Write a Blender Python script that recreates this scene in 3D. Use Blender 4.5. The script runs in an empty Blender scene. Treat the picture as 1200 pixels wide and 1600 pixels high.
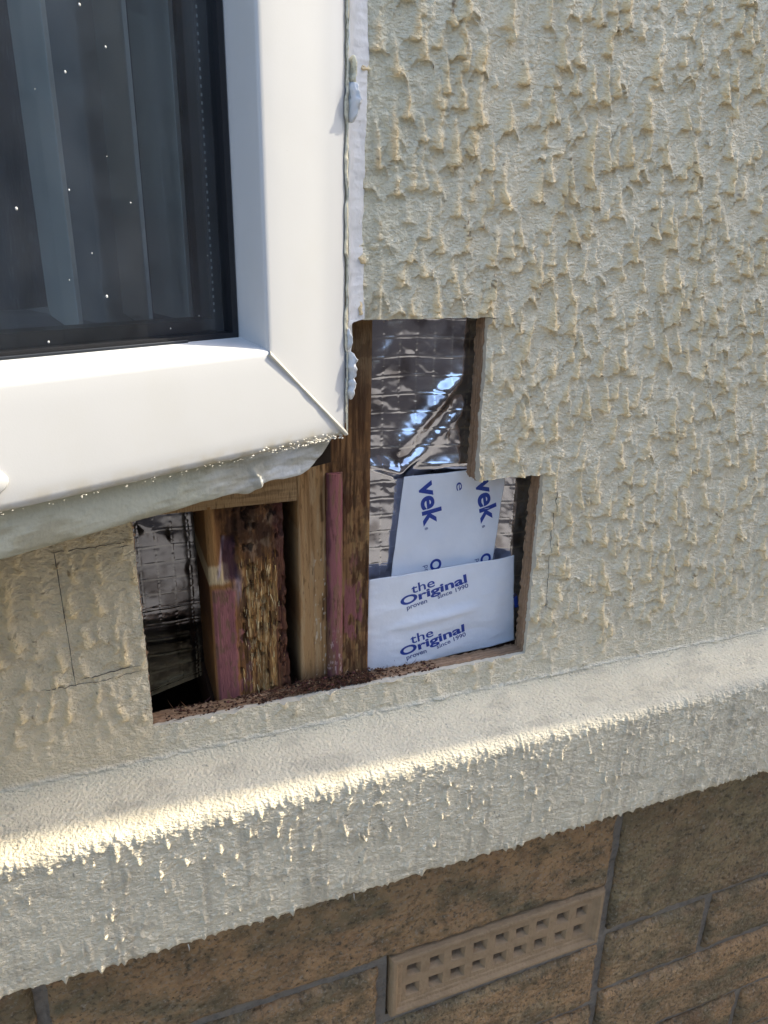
import bpy, math
import numpy as np
from mathutils import Matrix, Vector

S = bpy.context.scene
COL = S.collection
R = math.radians
rng = np.random.default_rng(7)

# ------------------------------------------------------------------ camera, world, sun, exposure
cam_d = bpy.data.cameras.new('camera')
cam = bpy.data.objects.new('camera', cam_d); COL.objects.link(cam); S.camera = cam
cam_d.sensor_fit = 'HORIZONTAL'; cam_d.sensor_width = 36.0; cam_d.lens = 36.0 * 1154 / 1200
cam_d.clip_start = 0.02; cam_d.clip_end = 500
cam.matrix_world = Matrix(((0.9345404, 0.10677201, -0.33946131, 0.0),
                           (-0.3553143, 0.33263903, -0.87355768, -0.40),
                           (0.01964657, 0.9369904, 0.34880223, 0.0),
                           (0, 0, 0, 1)))

SUN_EL, SUN_FRONT = 44.0, 1.7          # degrees above the horizon, degrees in front of the wall plane
W = bpy.data.worlds.new('World'); S.world = W; W.use_nodes = True
wn = W.node_tree.nodes; wl = W.node_tree.links
sky = wn.new('ShaderNodeTexSky'); sky.sky_type = 'NISHITA'; sky.sun_disc = False; sky.dust_density = 2.0
sky.sun_elevation = R(SUN_EL); sky.sun_rotation = R(90 + SUN_FRONT)
bg = wn['Background']; bg.inputs[1].default_value = 0.15
wl.new(sky.outputs[0], bg.inputs[0])
sd = bpy.data.lights.new('sun', 'SUN'); sd.energy = 2.45; sd.angle = R(0.53); sd.color = (1.0, 0.90, 0.70)
sun = bpy.data.objects.new('sun', sd); COL.objects.link(sun)
sdir = Vector((math.cos(R(SUN_EL)) * math.cos(R(SUN_FRONT)), -math.cos(R(SUN_EL)) * math.sin(R(SUN_FRONT)), math.sin(R(SUN_EL))))
sun.rotation_euler = sdir.to_track_quat('Z', 'Y').to_euler(); sun.location = sdir * 5
S.view_settings.view_transform = 'Standard'; S.view_settings.look = 'None'
S.view_settings.gamma = 1; S.view_settings.use_curve_mapping = False
S.view_settings.exposure = 1.68
S.render.engine = 'CYCLES'
S.cycles.max_bounces = 8; S.cycles.transparent_max_bounces = 12

# ------------------------------------------------------------------ helpers: noise
_T = rng.random((256, 256))
def vn(x, y, seed=0):
    x = np.asarray(x, float) + seed * 17.31; y = np.asarray(y, float) + seed * 41.77
    xi = np.floor(x).astype(int); yi = np.floor(y).astype(int); fx = x - xi; fy = y - yi
    fx = fx * fx * (3 - 2 * fx); fy = fy * fy * (3 - 2 * fy)
    a = _T[xi & 255, yi & 255]; b = _T[(xi + 1) & 255, yi & 255]; c = _T[xi & 255, (yi + 1) & 255]; d = _T[(xi + 1) & 255, (yi + 1) & 255]
    return (a * (1 - fx) + b * fx) * (1 - fy) + (c * (1 - fx) + d * fx) * fy
def fbm(x, y, seed=0, o=4, g=0.5):
    t = 0; a = 1; n = 0
    for k in range(o):
        t = t + a * vn(np.asarray(x) * 2 ** k, np.asarray(y) * 2 ** k, seed + k * 3); n += a; a *= g
    return t / n
def ss(a, b, x):
    t = np.clip((np.asarray(x, float) - a) / (b - a), 0, 1); return t * t * (3 - 2 * t)
def mixc(c, d, t):
    t = np.asarray(t)[..., None]; return np.asarray(c, float) * (1 - t) + np.asarray(d, float) * t

# ------------------------------------------------------------------ helpers: objects
def link(o, parent=None):
    COL.objects.link(o)
    if parent is not None: o.parent = parent
    return o
def tag(o, label=None, cat=None, group=None, kind=None):
    if label: o['label'] = label
    if cat: o['category'] = cat
    if group: o['group'] = group
    if kind: o['kind'] = kind
    return o
def empty(name, loc=(0, 0, 0), rz=0.0):
    o = bpy.data.objects.new(name, None); o.empty_display_size = 0.02; COL.objects.link(o)
    o.location = loc; o.rotation_euler = (0, 0, rz); return o
def raw_mesh(name, V, F, smooth=True, col=None, sharp_from=None):
    """V (n,3), F (m,4) or list of polygons"""
    me = bpy.data.meshes.new(name)
    V = np.asarray(V, np.float32)
    if isinstance(F, np.ndarray):
        n, m, k = len(V), len(F), F.shape[1]
        me.vertices.add(n); me.vertices.foreach_set('co', V.ravel())
        me.loops.add(m * k); me.loops.foreach_set('vertex_index', F.astype(np.int32).ravel())
        me.polygons.add(m); me.polygons.foreach_set('loop_start', np.arange(0, m * k, k, dtype=np.int32))
        sm = np.full(m, bool(smooth))
        if sharp_from is not None: sm[sharp_from:] = False
        me.update(calc_edges=True); me.polygons.foreach_set('use_smooth', sm)
    else:
        me.from_pydata([tuple(map(float, v)) for v in V], [], [tuple(int(i) for i in f) for f in F])
        me.polygons.foreach_set('use_smooth', np.full(len(me.polygons), bool(smooth)))
    if col is not None:
        at = me.color_attributes.new('Col', 'FLOAT_COLOR', 'POINT')
        c = np.ones((len(V), 4), np.float32); c[:, :3] = col
        at.data.foreach_set('color', c.ravel())
    me.update(); return me
def ob(name, me, mat, parent=None):
    o = bpy.data.objects.new(name, me)
    if mat is not None: me.materials.append(mat)
    return link(o, parent)
def grid_faces(nx, nz, flip=False, keep=None):
    i, j = np.meshgrid(np.arange(nx - 1), np.arange(nz - 1), indexing='ij')
    a = i * nz + j; b = (i + 1) * nz + j; c = b + 1; d = a + 1
    F = np.stack([a, d, c, b] if flip else [a, b, c, d], -1).reshape(-1, 4)
    if keep is not None: F = F[keep.ravel()]
    return F
def surf(name, P, mat, parent=None, col=None, flip=False, smooth=True):
    """P (nx,nz,3) grid surface"""
    nx, nz = P.shape[:2]
    return ob(name, raw_mesh(name, P.reshape(-1, 3), grid_faces(nx, nz, flip), smooth, None if col is None else col.reshape(-1, 3)), mat, parent)
def panel(name, x0, x1, z0, z1, y, depth, res, hf, cf, mat, parent=None, local=False, edge=None):
    """a block whose front (facing -y) is a fine relief; closed by sides and back"""
    nx = max(3, int((x1 - x0) / res) + 1); nz = max(3, int((z1 - z0) / res) + 1)
    X, Z = np.meshgrid(np.linspace(x0, x1, nx), np.linspace(z0, z1, nz), indexing='ij')
    H = hf(X * 1000, Z * 1000) / 1000
    C = cf(X * 1000, Z * 1000) if cf else np.ones(X.shape + (3,)) * .5
    if edge is not None: X, Z = edge(X, Z)
    P = np.stack([X, y - H, Z], -1).reshape(-1, 3); F = grid_faces(nx, nz)
    idx = np.arange(nx * nz).reshape(nx, nz)
    loop = np.concatenate([idx[:, 0], idx[-1, 1:], idx[-2::-1, -1], idx[0, -2:0:-1]])
    k = len(loop); PL = P[loop]; B = PL.copy(); B[:, 1] = y + depth
    V = np.vstack([P, PL, B]); n = len(P); a = np.arange(k); b = (a + 1) % k
    F2 = np.stack([n + a, n + k + a, n + k + b, n + b], -1)
    c4 = np.array([0, nx - 1, nx + nz - 2, 2 * nx + nz - 3])
    F3 = np.array([[n + k + c4[3], n + k + c4[2], n + k + c4[1], n + k + c4[0]]])
    CC = np.vstack([C.reshape(-1, 3), C.reshape(-1, 3)[loop], C.reshape(-1, 3)[loop]])
    me = raw_mesh(name, V, np.vstack([F, F2, F3]), True, CC, sharp_from=len(F))
    return ob(name, me, mat, parent)
def box_vf(x0, x1, y0, y1, z0, z1):
    V = [(x, y, z) for x in (x0, x1) for y in (y0, y1) for z in (z0, z1)]
    F = [(0, 1, 3, 2), (4, 6, 7, 5), (0, 4, 5, 1), (2, 3, 7, 6), (0, 2, 6, 4), (1, 5, 7, 3)]
    return V, F
def box(name, x0, x1, y0, y1, z0, z1, mat, parent=None, bevel=0):
    V, F = box_vf(x0, x1, y0, y1, z0, z1)
    o = ob(name, raw_mesh(name, V, F, False), mat, parent)
    if bevel:
        m = o.modifiers.new('b', 'BEVEL'); m.width = bevel; m.segments = 2
    return o
class MB:
    def __init__(s): s.V = []; s.F = []; s.C = []
    def add(s, V, F, c=None):
        n = len(s.V); s.V += list(V); s.F += [tuple(i + n for i in f) for f in F]
        s.C += [c or (.5, .5, .5)] * len(V)
    def build(s, name, mat, parent=None, smooth=False, colour=False):
        return ob(name, raw_mesh(name, s.V, s.F, smooth, np.array(s.C) if colour else None), mat, parent)
def sliver(mb, p, d, L, w, c, rg):
    p = np.array(p); d = np.array(d, float); d /= np.linalg.norm(d)
    a = np.cross(d, (0.3, 1, 0.1)); a /= np.linalg.norm(a); b = np.cross(d, a)
    q = p + d * L * .5 + rg.normal(0, L * .025, 3)
    V = [p + a * w, p - a * w * .5 + b * w, p - a * w * .5 - b * w, q + a * w * .8, q - a * w * .4 + b * w * .8, q - a * w * .4 - b * w * .8, p + d * L]
    F = [(0, 1, 4, 3), (1, 2, 5, 4), (2, 0, 3, 5), (3, 4, 6), (4, 5, 6), (5, 3, 6), (2, 1, 0)]
    mb.add([tuple(v) for v in V], F, c)

# ------------------------------------------------------------------ materials
def mat(name, base=(.5, .5, .5), rough=.6, attr=False, metal=0, spec=.5, bumps=(), tints=(), scale_vec=(1, 1, 1), rnoise=0):
    """bumps: (noise scale, distance m, detail); tints: (scale, colour, lo, hi, factor)"""
    m = bpy.data.materials.new(name); m.use_nodes = True
    N = m.node_tree.nodes; L = m.node_tree.links; P = N['Principled BSDF']
    P.inputs['Roughness'].default_value = rough; P.inputs['Metallic'].default_value = metal
    P.inputs['Specular IOR Level'].default_value = spec
    tc = N.new('ShaderNodeTexCoord'); mp = N.new('ShaderNodeMapping'); mp.inputs['Scale'].default_value = scale_vec
    L.new(tc.outputs['Object'], mp.inputs[0])
    if attr:
        a = N.new('ShaderNodeAttribute'); a.attribute_name = 'Col'; cur = a.outputs['Color']
    else:
        a = N.new('ShaderNodeRGB'); a.outputs[0].default_value = (*base, 1); cur = a.outputs[0]
    for (sc, c, lo, hi, fac) in tints:
        n = N.new('ShaderNodeTexNoise'); n.inputs['Scale'].default_value = sc; n.inputs['Detail'].default_value = 6
        n.inputs['Roughness'].default_value = .6
        L.new(mp.outputs[0], n.inputs['Vector'])
        r = N.new('ShaderNodeMapRange'); r.inputs[1].default_value = lo; r.inputs[2].default_value = hi; r.inputs[4].default_value = fac
        L.new(n.outputs['Fac'], r.inputs[0])
        x = N.new('ShaderNodeMix'); x.data_type = 'RGBA'; L.new(r.outputs[0], x.inputs['Factor'])
        L.new(cur, x.inputs['A']); x.inputs['B'].default_value = (*c, 1); cur = x.outputs['Result']
    L.new(cur, P.inputs['Base Color'])
    if rnoise:
        n = N.new('ShaderNodeTexNoise'); n.inputs['Scale'].default_value = 60; L.new(mp.outputs[0], n.inputs['Vector'])
        r = N.new('ShaderNodeMapRange'); r.inputs[3].default_value = max(0, rough - rnoise); r.inputs[4].default_value = rough + rnoise
        r.inputs[1].default_value = .3; r.inputs[2].default_value = .7
        L.new(n.outputs['Fac'], r.inputs[0]); L.new(r.outputs[0], P.inputs['Roughness'])
    prev = None
    for (sc, dist, det) in bumps:
        n = N.new('ShaderNodeTexNoise'); n.inputs['Scale'].default_value = sc; n.inputs['Detail'].default_value = det
        L.new(mp.outputs[0], n.inputs['Vector'])
        b = N.new('ShaderNodeBump'); b.inputs['Distance'].default_value = dist; b.inputs['Strength'].default_value = 1
        L.new(n.outputs['Fac'], b.inputs['Height'])
        if prev: L.new(prev.outputs[0], b.inputs['Normal'])
        prev = b
    if prev: L.new(prev.outputs[0], P.inputs['Normal'])
    return m

M = {}
M['stucco'] = mat('painted stucco', rough=.60, attr=True, spec=.35, bumps=((520, .0022, 3),), scale_vec=(1, 1, 1.5), tints=((700, (.50, .44, .33), .60, .75, .25),))
M['wood'] = mat('stained wood', rough=.88, attr=True, spec=.12, bumps=((1100, .0006, 4),), scale_vec=(1, 1, .2), tints=((500, (.04, .022, .012), .56, .72, .6),))
M['ply'] = mat('cut plywood', rough=.85, attr=True, spec=.15, bumps=((1200, .0003, 3),))
M['pvc'] = mat('white pvc', (.57, .57, .56), .33, spec=.5, bumps=((14, .0006, 2), (1500, .00002, 2)),
               tints=((420, (.35, .32, .28), .72, .76, .6), (25, (.54, .53, .48), .5, .8, .35)))
M['weld'] = mat('pvc weld', (.66, .62, .52), .65, spec=.2, tints=((300, (.4, .37, .3), .55, .75, .7),))
M['sealant'] = mat('white sealant', (.66, .67, .68), .38, bumps=((260, .0006, 4),), tints=((90, (.42, .43, .44), .55, .75, .6), (240, (.30, .28, .24), .66, .74, .7)))
M['oldseal'] = mat('yellowed sealant', (.74, .68, .50), .5, bumps=((500, .0005, 4),), tints=((400, (.25, .2, .12), .5, .7, .7),))
M['apron'] = mat('painted apron', rough=.68, attr=True, spec=.3, bumps=((500, .0004, 3),))
M['gasket'] = mat('black rubber', (.012, .013, .016), .45, bumps=((800, .0001, 2),))
M['spacer'] = mat('dark spacer bar', (.03, .036, .045), .35, metal=.3)
M['dot'] = mat('spacer perforation', (.28, .34, .38), .5)
M['foil'] = mat('silver foil', rough=.16, attr=True, metal=1.0, bumps=((110, .0004, 1),), rnoise=.07)
M['wrap'] = mat('white house wrap', (.86, .87, .90), .42, spec=.5, bumps=((60, .0008, 3), (700, .0001, 3)), tints=((30, (.72, .74, .80), .4, .7, .5),))
M['ink'] = mat('blue ink', (.018, .050, .30), .5, tints=((1500, (.08, .12, .4), .5, .8, .5),))
M['ink2'] = mat('thin blue ink', (.07, .09, .25), .5)
M['terracotta'] = mat('terracotta', (.38, .265, .155), .8, spec=.2, bumps=((300, .0016, 5), (1500, .0005, 2)),
                      tints=((60, (.29, .20, .115), .45, .7, .8), (900, (.5, .36, .27), .68, .78, .7)))
M['mortar'] = mat('grey mortar', (.34, .295, .235), .9, spec=.15, bumps=((300, .003, 5), (1200, .001, 3)), tints=((150, (.17, .155, .14), .5, .7, .7),))
M['brick'] = mat('rough brick', rough=.85, attr=True, spec=.2, bumps=((220, .0065, 9),),
                 tints=((26, (.30, .175, .095), .48, .70, .5), (45, (.10, .085, .05), .47, .66, .7), (9, (.30, .19, .10), .5, .7, .5), (240, (.075, .06, .04), .52, .66, .8), (380, (.36, .30, .22), .55, .68, .7), (330, (.015, .012, .010), .66, .70, .9), (700, (.50, .47, .42), .69, .73, .9)))
M['slat'] = mat('grey blind slat', (.84, .86, .84), .6, bumps=((400, .0001, 2),), scale_vec=(1, 1, .1))
M['slatedge'] = mat('pale slat edge', (.95, .97, .97), .5)
M['cloth'] = mat('dark woven curtain', (.22, .24, .28), .9, spec=.1, tints=((900, (.36, .38, .42), .5, .75, .7),), scale_vec=(1, 1, .12))
M['dark'] = mat('dark interior', (.5, .5, .52), .9, spec=.1, tints=((30, (.4, .4, .42), .4, .7, .5),))
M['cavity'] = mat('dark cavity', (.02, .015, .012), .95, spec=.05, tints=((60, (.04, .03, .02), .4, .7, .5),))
M['red'] = mat('dark red block', (.10, .012, .012), .5)
M['speck'] = mat('white droplet', (.62, .62, .58), .2)
M['ground'] = mat('path gravel', (.17, .165, .155), .9, spec=.2, bumps=((60, .004, 5),), tints=((8, (.12, .115, .105), .4, .7, .7), (90, (.28, .26, .24), .6, .75, .6)))
M['fence'] = mat('brown fence board', (.075, .06, .052), .8, bumps=((200, .001, 4),), tints=((40, (.03, .02, .015), .45, .7, .7),), scale_vec=(1, 1, .08))
M['fence2'] = mat('brown facing brick', (.16, .12, .10), .85, bumps=((40, .004, 4),), tints=((20, (.10, .07, .055), .4, .65, .7),), scale_vec=(1, 1, 3))
M['roof'] = mat('grey roof tiles', (.09, .085, .085), .8, bumps=((30, .01, 3),))
M['crumb'] = mat('debris', rough=.85, attr=True, spec=.15, bumps=((1500, .0003, 3),))
M['sawline'] = mat('dark saw line', (.13, .11, .085), .95, spec=.05)

def add_grime(m):
    N = m.node_tree.nodes; L = m.node_tree.links; P = N['Principled BSDF']; cur = P.inputs['Base Color'].links[0].from_socket
    tc = N.new('ShaderNodeTexCoord'); sp = N.new('ShaderNodeSeparateXYZ'); L.new(tc.outputs['Object'], sp.inputs[0])
    a = N.new('ShaderNodeMapRange'); a.inputs[1].default_value = .0015; a.inputs[2].default_value = -.0070; L.new(sp.outputs[2], a.inputs[0])
    n = N.new('ShaderNodeTexNoise'); n.inputs['Scale'].default_value = 90; n.inputs['Detail'].default_value = 7; L.new(tc.outputs['Object'], n.inputs['Vector'])
    b = N.new('ShaderNodeMapRange'); b.inputs[1].default_value = .40; b.inputs[2].default_value = .70; L.new(n.outputs['Fac'], b.inputs[0])
    mu = N.new('ShaderNodeMath'); mu.operation = 'MULTIPLY'; L.new(a.outputs[0], mu.inputs[0]); L.new(b.outputs[0], mu.inputs[1])
    x = N.new('ShaderNodeMix'); x.data_type = 'RGBA'; L.new(mu.outputs[0], x.inputs['Factor']); L.new(cur, x.inputs['A']); x.inputs['B'].default_value = (.42, .34, .17, 1)
    L.new(x.outputs['Result'], P.inputs['Base Color'])
add_grime(M['pvc'])
def glass_mat():
    m = bpy.data.materials.new('window glass'); m.use_nodes = True
    N = m.node_tree.nodes; L = m.node_tree.links; N.clear()
    out = N.new('ShaderNodeOutputMaterial'); mx = N.new('ShaderNodeMixShader')
    tr = N.new('ShaderNodeBsdfTransparent'); tr.inputs[0].default_value = (.955, .97, .97, 1)
    gl = N.new('ShaderNodeBsdfGlossy'); gl.inputs['Roughness'].default_value = .01
    fr = N.new('ShaderNodeFresnel'); fr.inputs[0].default_value = 1.5
    L.new(fr.outputs[0], mx.inputs[0]); L.new(tr.outputs[0], mx.inputs[1]); L.new(gl.outputs[0], mx.inputs[2])
    du = N.new('ShaderNodeBsdfDiffuse'); du.inputs[0].default_value = (.52, .58, .66, 1)      # pale veil put in for the reflected haze on the glass
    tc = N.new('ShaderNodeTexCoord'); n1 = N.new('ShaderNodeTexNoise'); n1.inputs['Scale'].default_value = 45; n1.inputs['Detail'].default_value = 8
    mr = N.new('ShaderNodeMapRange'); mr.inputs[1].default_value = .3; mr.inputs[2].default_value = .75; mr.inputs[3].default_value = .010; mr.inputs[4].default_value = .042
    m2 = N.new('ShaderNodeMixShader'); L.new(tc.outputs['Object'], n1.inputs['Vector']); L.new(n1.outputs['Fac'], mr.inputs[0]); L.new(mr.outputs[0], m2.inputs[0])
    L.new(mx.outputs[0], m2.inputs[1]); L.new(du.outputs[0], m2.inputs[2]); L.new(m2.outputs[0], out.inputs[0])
    return m
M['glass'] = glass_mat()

# ------------------------------------------------------------------ setting: ground, fence opposite, projecting brick pier to the right
GZ = -1.0
g = ob('ground', raw_mesh('ground', [(-60, -60, GZ), (60, -60, GZ), (60, 60, GZ), (-60, 60, GZ)], [(0, 1, 2, 3)], False), M['ground']); tag(g, kind='structure')
fe = empty('garden_fence', (0, -2.6, GZ)); tag(fe, 'brown board fence standing across the path from the window', 'fence')
fb = None
for k in range(44):
    o = fb.copy() if fb else box('fence_board', -.07, .07, 0, .02, 0, 1.55, M['fence'], fe)
    if fb: link(o, fe)
    fb = fb or o
    o.location = (-3.3 + k * .15, (k % 2) * .006, (k * 37 % 5) * .004)

nh = empty('neighbouring_house', (2.0, -3.2, GZ)); tag(nh, 'brown brick neighbouring house across the path to the right', 'house')
box('wall', 0, 11, -6, 0, 0, 3.9, M['fence2'], nh)
ob('roof', raw_mesh('roof', [(-.35, .35, 3.9), (11.3, .35, 3.9), (11.3, -6.3, 3.9), (-.35, -6.3, 3.9), (1.8, -3, 6.2), (9.2, -3, 6.2)],
   [(0, 1, 5, 4), (2, 3, 4, 5), (1, 2, 5), (3, 0, 4), (3, 2, 1, 0)], False), M['roof'], nh)
for k in range(3):
    wf = box('house_window', 1.4 + k * 3.2, 2.9 + k * 3.2, .0, .05, 1.1, 2.4, M['fence'], nh)
    box('pane', 1.5 + k * 3.2, 2.8 + k * 3.2, .0505, .056, 1.2, 2.3, M['gasket'], wf)

# ------------------------------------------------------------------ stucco wall
wall = empty('stucco_wall', (0, 0, GZ)); tag(wall, 'cream textured stucco wall with sawn opening beside the window', 'wall')
WO = Vector((0, 0, -GZ))             # children are built in world coordinates
def wpart(o): o.location = WO; return o

def seg(*bp):                        # (value, step) breakpoints in mm
    out = []
    for (a, sa), (b, _) in zip(bp[:-1], bp[1:]):
        n = max(1, int(round((b - a) / sa))); out += list(np.linspace(a, b, n, endpoint=False))
    out.append(bp[-1][0]); return np.array(out)
RES = .8
xs = seg((-1400, 60), (-860, 60), (-300, 12), (-220, 3), (-110, RES), (7.5, RES), (128, RES), (219, RES), (268, RES), (560, 3), (680, 15), (1100, 60), (1600, 60), (1900, 60))
zs = seg((-312, RES), (-282.5, RES), (-145.5, RES), (-100, RES), (-43.5, RES), (170, 3), (260, 20), (1010, 60), (2000, 60))
X, Z = np.meshgrid(xs, zs, indexing='ij')

def ridges(X, Z):
    """torn scalloped flaps of stucco: raised above a ragged lower edge, zero below it"""
    w = 9 * (fbm(X / 14, Z / 60, 1, 3) - .5)
    cx = (X + w) / 12.0; ci = np.floor(cx); f = cx - ci
    off = _T[(ci.astype(int) * 7) & 255, (ci.astype(int) * 13 + 5) & 255]
    amp = 6 + 10 * _T[(ci.astype(int) * 3 + 9) & 255, (ci.astype(int) * 11) & 255]
    arch = 4 * f * (1 - f)
    t = (Z - amp * arch + 34 * off + 34 * fbm(X / 30, Z / 30, 5, 3)) / 34.0
    row = np.floor(t); saw = t - row                                   # 0 just above the edge
    h = np.exp(-saw * 6.5) * ss(0, .035, saw)
    k = _T[(ci.astype(int) * 5 + row.astype(int) * 31) & 255, (row.astype(int) * 17 + ci.astype(int)) & 255]
    m = ss(.36, .56, fbm(X / 22, Z / 22, 11, 3)) * ss(.12, .5, k)
    # crests that run down the flanks of each scallop
    fl = np.exp(-((f - (.06 + .1 * vn(X * 0, Z / 9, 3))) / .13) ** 2) * ss(.42, .60, fbm(X / 10 + 9, Z / 13, 21, 3))
    return h * m, fl
def strokes(H, xs, zs, items):
    for (x, z, L, w, a, lean) in items:
        i0, i1 = np.searchsorted(xs, (x - 5 * w - abs(lean) * L, x + 5 * w + abs(lean) * L)); j0, j1 = np.searchsorted(zs, (z - 3, z + L + 1))
        if i1 - i0 < 2 or j1 - j0 < 2: continue
        XX = xs[i0:i1, None]; ZZ = zs[None, j0:j1]
        t = (ZZ - z) / L                                               # 0 at the hanging end
        cx = x + lean * (ZZ - z) + 1.6 * (vn(ZZ / 6, ZZ * 0 + x, 2) - .5)
        ww = w * (.55 + .6 * np.clip(1 - t, 0, 1)) * (.8 + .5 * vn(ZZ / 3.5, ZZ * 0 + x, 8))
        g = np.exp(-((XX - cx) / ww) ** 2)
        pr = np.clip(1 - t, 0, 1) ** 1.3 * ss(-2.0 / L, 1.0 / L, t) * (.7 + .6 * vn(ZZ / 4, ZZ * 0 + x * 3, 4))
        H[i0:i1, j0:j1] = np.maximum(H[i0:i1, j0:j1], a * g * pr)
def peel(X, Z, s=1.0):
    wv = 1.8 * vn(X / 6, Z / 5, 33); return s * (.85 * (.5 - 2 * abs(fbm(X / 4.2, Z / 2.3 + wv, 31, 2) - .5)) + 1.05 * (fbm(X / 2.6, Z / 1.7, 37, 2) - .5))

def scallops(xs, zs, xr, zr, px, pz, rg):
    """upright ribs on a loose lattice, each ending in a drip from which ragged arches swing down to the next ribs"""
    H = np.zeros((len(xs), len(zs))); row = 0; z = zr[0]
    while z < zr[1]:
        x = xr[0] + (row % 2) * px / 2
        while x < xr[1]:
            cx = x + rg.normal(0, 2.6); zb = z + rg.normal(0, 5.0); x += px
            if rg.random() < .12: continue
            a = rg.uniform(2.2, 4.9); L = rg.uniform(11, 28); w = rg.uniform(1.4, 2.9); lean = rg.normal(0, .14)
            i0, i1 = np.searchsorted(xs, (cx - 13, cx + 13)); j0, j1 = np.searchsorted(zs, (zb - 14, zb + L + 2))
            if i1 - i0 < 3 or j1 - j0 < 3: continue
            XX = xs[i0:i1, None]; ZZ = zs[None, j0:j1]; S = H[i0:i1, j0:j1]
            t = (ZZ - zb) / L
            mx = cx + lean * (ZZ - zb) + 2.4 * (vn(ZZ / 5, ZZ * 0 + x, 2) - .5)
            ww = w * (.55 + .75 * np.clip(1 - t, 0, 1)) * (.75 + .6 * vn(ZZ / 2.6, ZZ * 0 + x, 8))
            rib = a * np.exp(-((XX - mx) / ww) ** 2) * (.35 + .65 * np.clip(1 - t, 0, 1)) * ss(-1.6 / L, .8 / L, t) * (1 - ss(.85, 1.0, t)) * (.7 + .7 * vn(ZZ / 3, ZZ * 0 + x * 3, 4))
            best = rib
            for sd_ in (-1, 1):
                if rg.random() < .18: continue
                wd = px * rg.uniform(.38, .62); dp = rg.uniform(4, 14); ah = a * rg.uniform(.45, .9)
                q = np.clip((XX - cx) * sd_ / wd, -.1, 1.1)
                zc_ = zb + 1.5 - dp * np.clip(q, 0, 1) ** 2.2 + 2.0 * (vn(XX / 3.2, XX * 0 + zb, 6) - .5) + 1.4 * (vn(XX / 1.3, XX * 0 + zb, 9) - .5)
                d = ZZ - zc_; dec = rg.uniform(2.0, 5.5)
                arc = ah * np.where(d > 0, np.exp(-d / dec), np.exp(-(d / .5) ** 2)) * ss(-.08, .06, q) * (1 - ss(.8, 1.05, q)) * (1 - .45 * np.clip(q, 0, 1)) * (.6 + .8 * vn(XX / 2.8, XX * 0 + x, 12))
                best = np.maximum(best, arc)
            H[i0:i1, j0:j1] = np.maximum(S, best)
        row += 1; z += pz
    return H
rh, fl = ridges(X, Z)
Hsc = scallops(xs, zs, (-115, 575), (-300, 178), 15.0, 14.5, np.random.default_rng(5))
near_w = 1 - ss(128, 215, X)                       # smoother, greener-tinted stucco beside the window
low = 1 - ss(-300, -255, Z)                        # worked flat above the ledge
leftp = 1 - ss(0, 20, X)
calm = np.clip(1 - .45 * near_w * ss(-60, 0, Z) - .7 * low - .25 * leftp, .15, 1)
Hs = np.zeros_like(X)
items = []
for k in range(420):
    x = rng.uniform(-110, 570); z = rng.uniform(-300, 175)
    items.append((x, z, 4 + 17 * rng.random() ** 1.5, rng.uniform(1.0, 3.1), rng.uniform(.8, 3.6), rng.normal(0, .24)))
strokes(Hs, xs, zs, items)
dense = ss(-260, -200, X) * (1 - ss(560, 640, X)) * (1 - ss(170, 240, Z))
brk = .25 + 1.5 * fbm(X / 5, Z / 4, 43, 4)
ridge = np.maximum(np.maximum(np.maximum(3.6 * rh, .8 * fl) * brk * ss(.42, .58, fbm(X / 18, Z / 18, 44, 2)), 1.15 * Hsc * (.7 + .6 * fbm(X / 2.2, Z / 2.2, 42, 2))), Hs * (.45 + 1.1 * fbm(X / 2.6, Z / 3.2, 47, 3))) * calm
# soften into each other
col_ = np.clip(1 - abs(fbm(X / 8, Z / 26, 45, 3) - .5) * 9, 0, 1) ** 1.5 * ss(.42, .6, fbm(X / 16, Z / 12, 46, 3))
ridge = np.maximum(ridge, 1.0 * col_ * (.4 + fbm(X / 3, Z / 3, 48, 3)) * calm)
ridge = ridge + .3 * (fbm(X / 9, Z / 9, 49, 2) - .5)
H = ridge + peel(X, Z) * (1 - .3 * low) + 1.1 * (fbm(X / 38, Z / 38, 41, 2) - .5)
H = H * (.25 + .75 * dense)
beadm = np.exp(-((Z + 305.5 + 1.6 * (fbm(X / 20, Z * 0, 51, 3) - .5)) / 1.5) ** 2)
H += 1.4 * beadm * (.5 + vn(X / 5, Z * 0, 52))
jx = .9 * (fbm(X / 9, Z / 5, 61, 3) - .5) * dense; jz = .9 * (fbm(X / 5, Z / 9, 62, 3) - .5) * dense
ryd = ss(.8, 3.4, ridge) * 1.2 * (.35 + .9 * fbm(X / 10, Z / 10, 71, 3))
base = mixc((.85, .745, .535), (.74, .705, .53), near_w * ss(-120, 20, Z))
base = mixc(base, (.80, .665, .44), leftp * .8)
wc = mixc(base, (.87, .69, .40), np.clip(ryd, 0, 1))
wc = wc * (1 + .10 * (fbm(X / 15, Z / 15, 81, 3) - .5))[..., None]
pit = ss(.80, .86, vn(X / 1.6, Z / 1.6, 91)) * ss(.8, 1.4, ridge) * ss(.6, .8, vn(X / 9, Z / 9, 92))
wc = mixc(wc, (.20, .13, .07), pit * .8)
wc = mixc(wc, (.72, .68, .56), beadm * .6)
sawn = 1 - np.exp(-(np.maximum(Z + 43.5, 0) / 5) ** 2) * (X > 120) * (X < 221) - np.exp(-(np.maximum(Z + 145.5, 0) / 5) ** 2) * (X > 217) * (X < 270)
sawn = np.clip(sawn, 0, 1)
PX = (X + jx) / 1000; PY = -H / 1000; PZ = (Z + jz - .6 * np.maximum(ridge, 0) * dense * sawn) / 1000
Xc = (X[:-1, :-1] + X[1:, 1:]) / 2; Zc = (Z[:-1, :-1] + Z[1:, 1:]) / 2
hole = (Xc > 7.5) & (Xc < 128) & (Zc > -282.5) & (Zc < -100)
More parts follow.
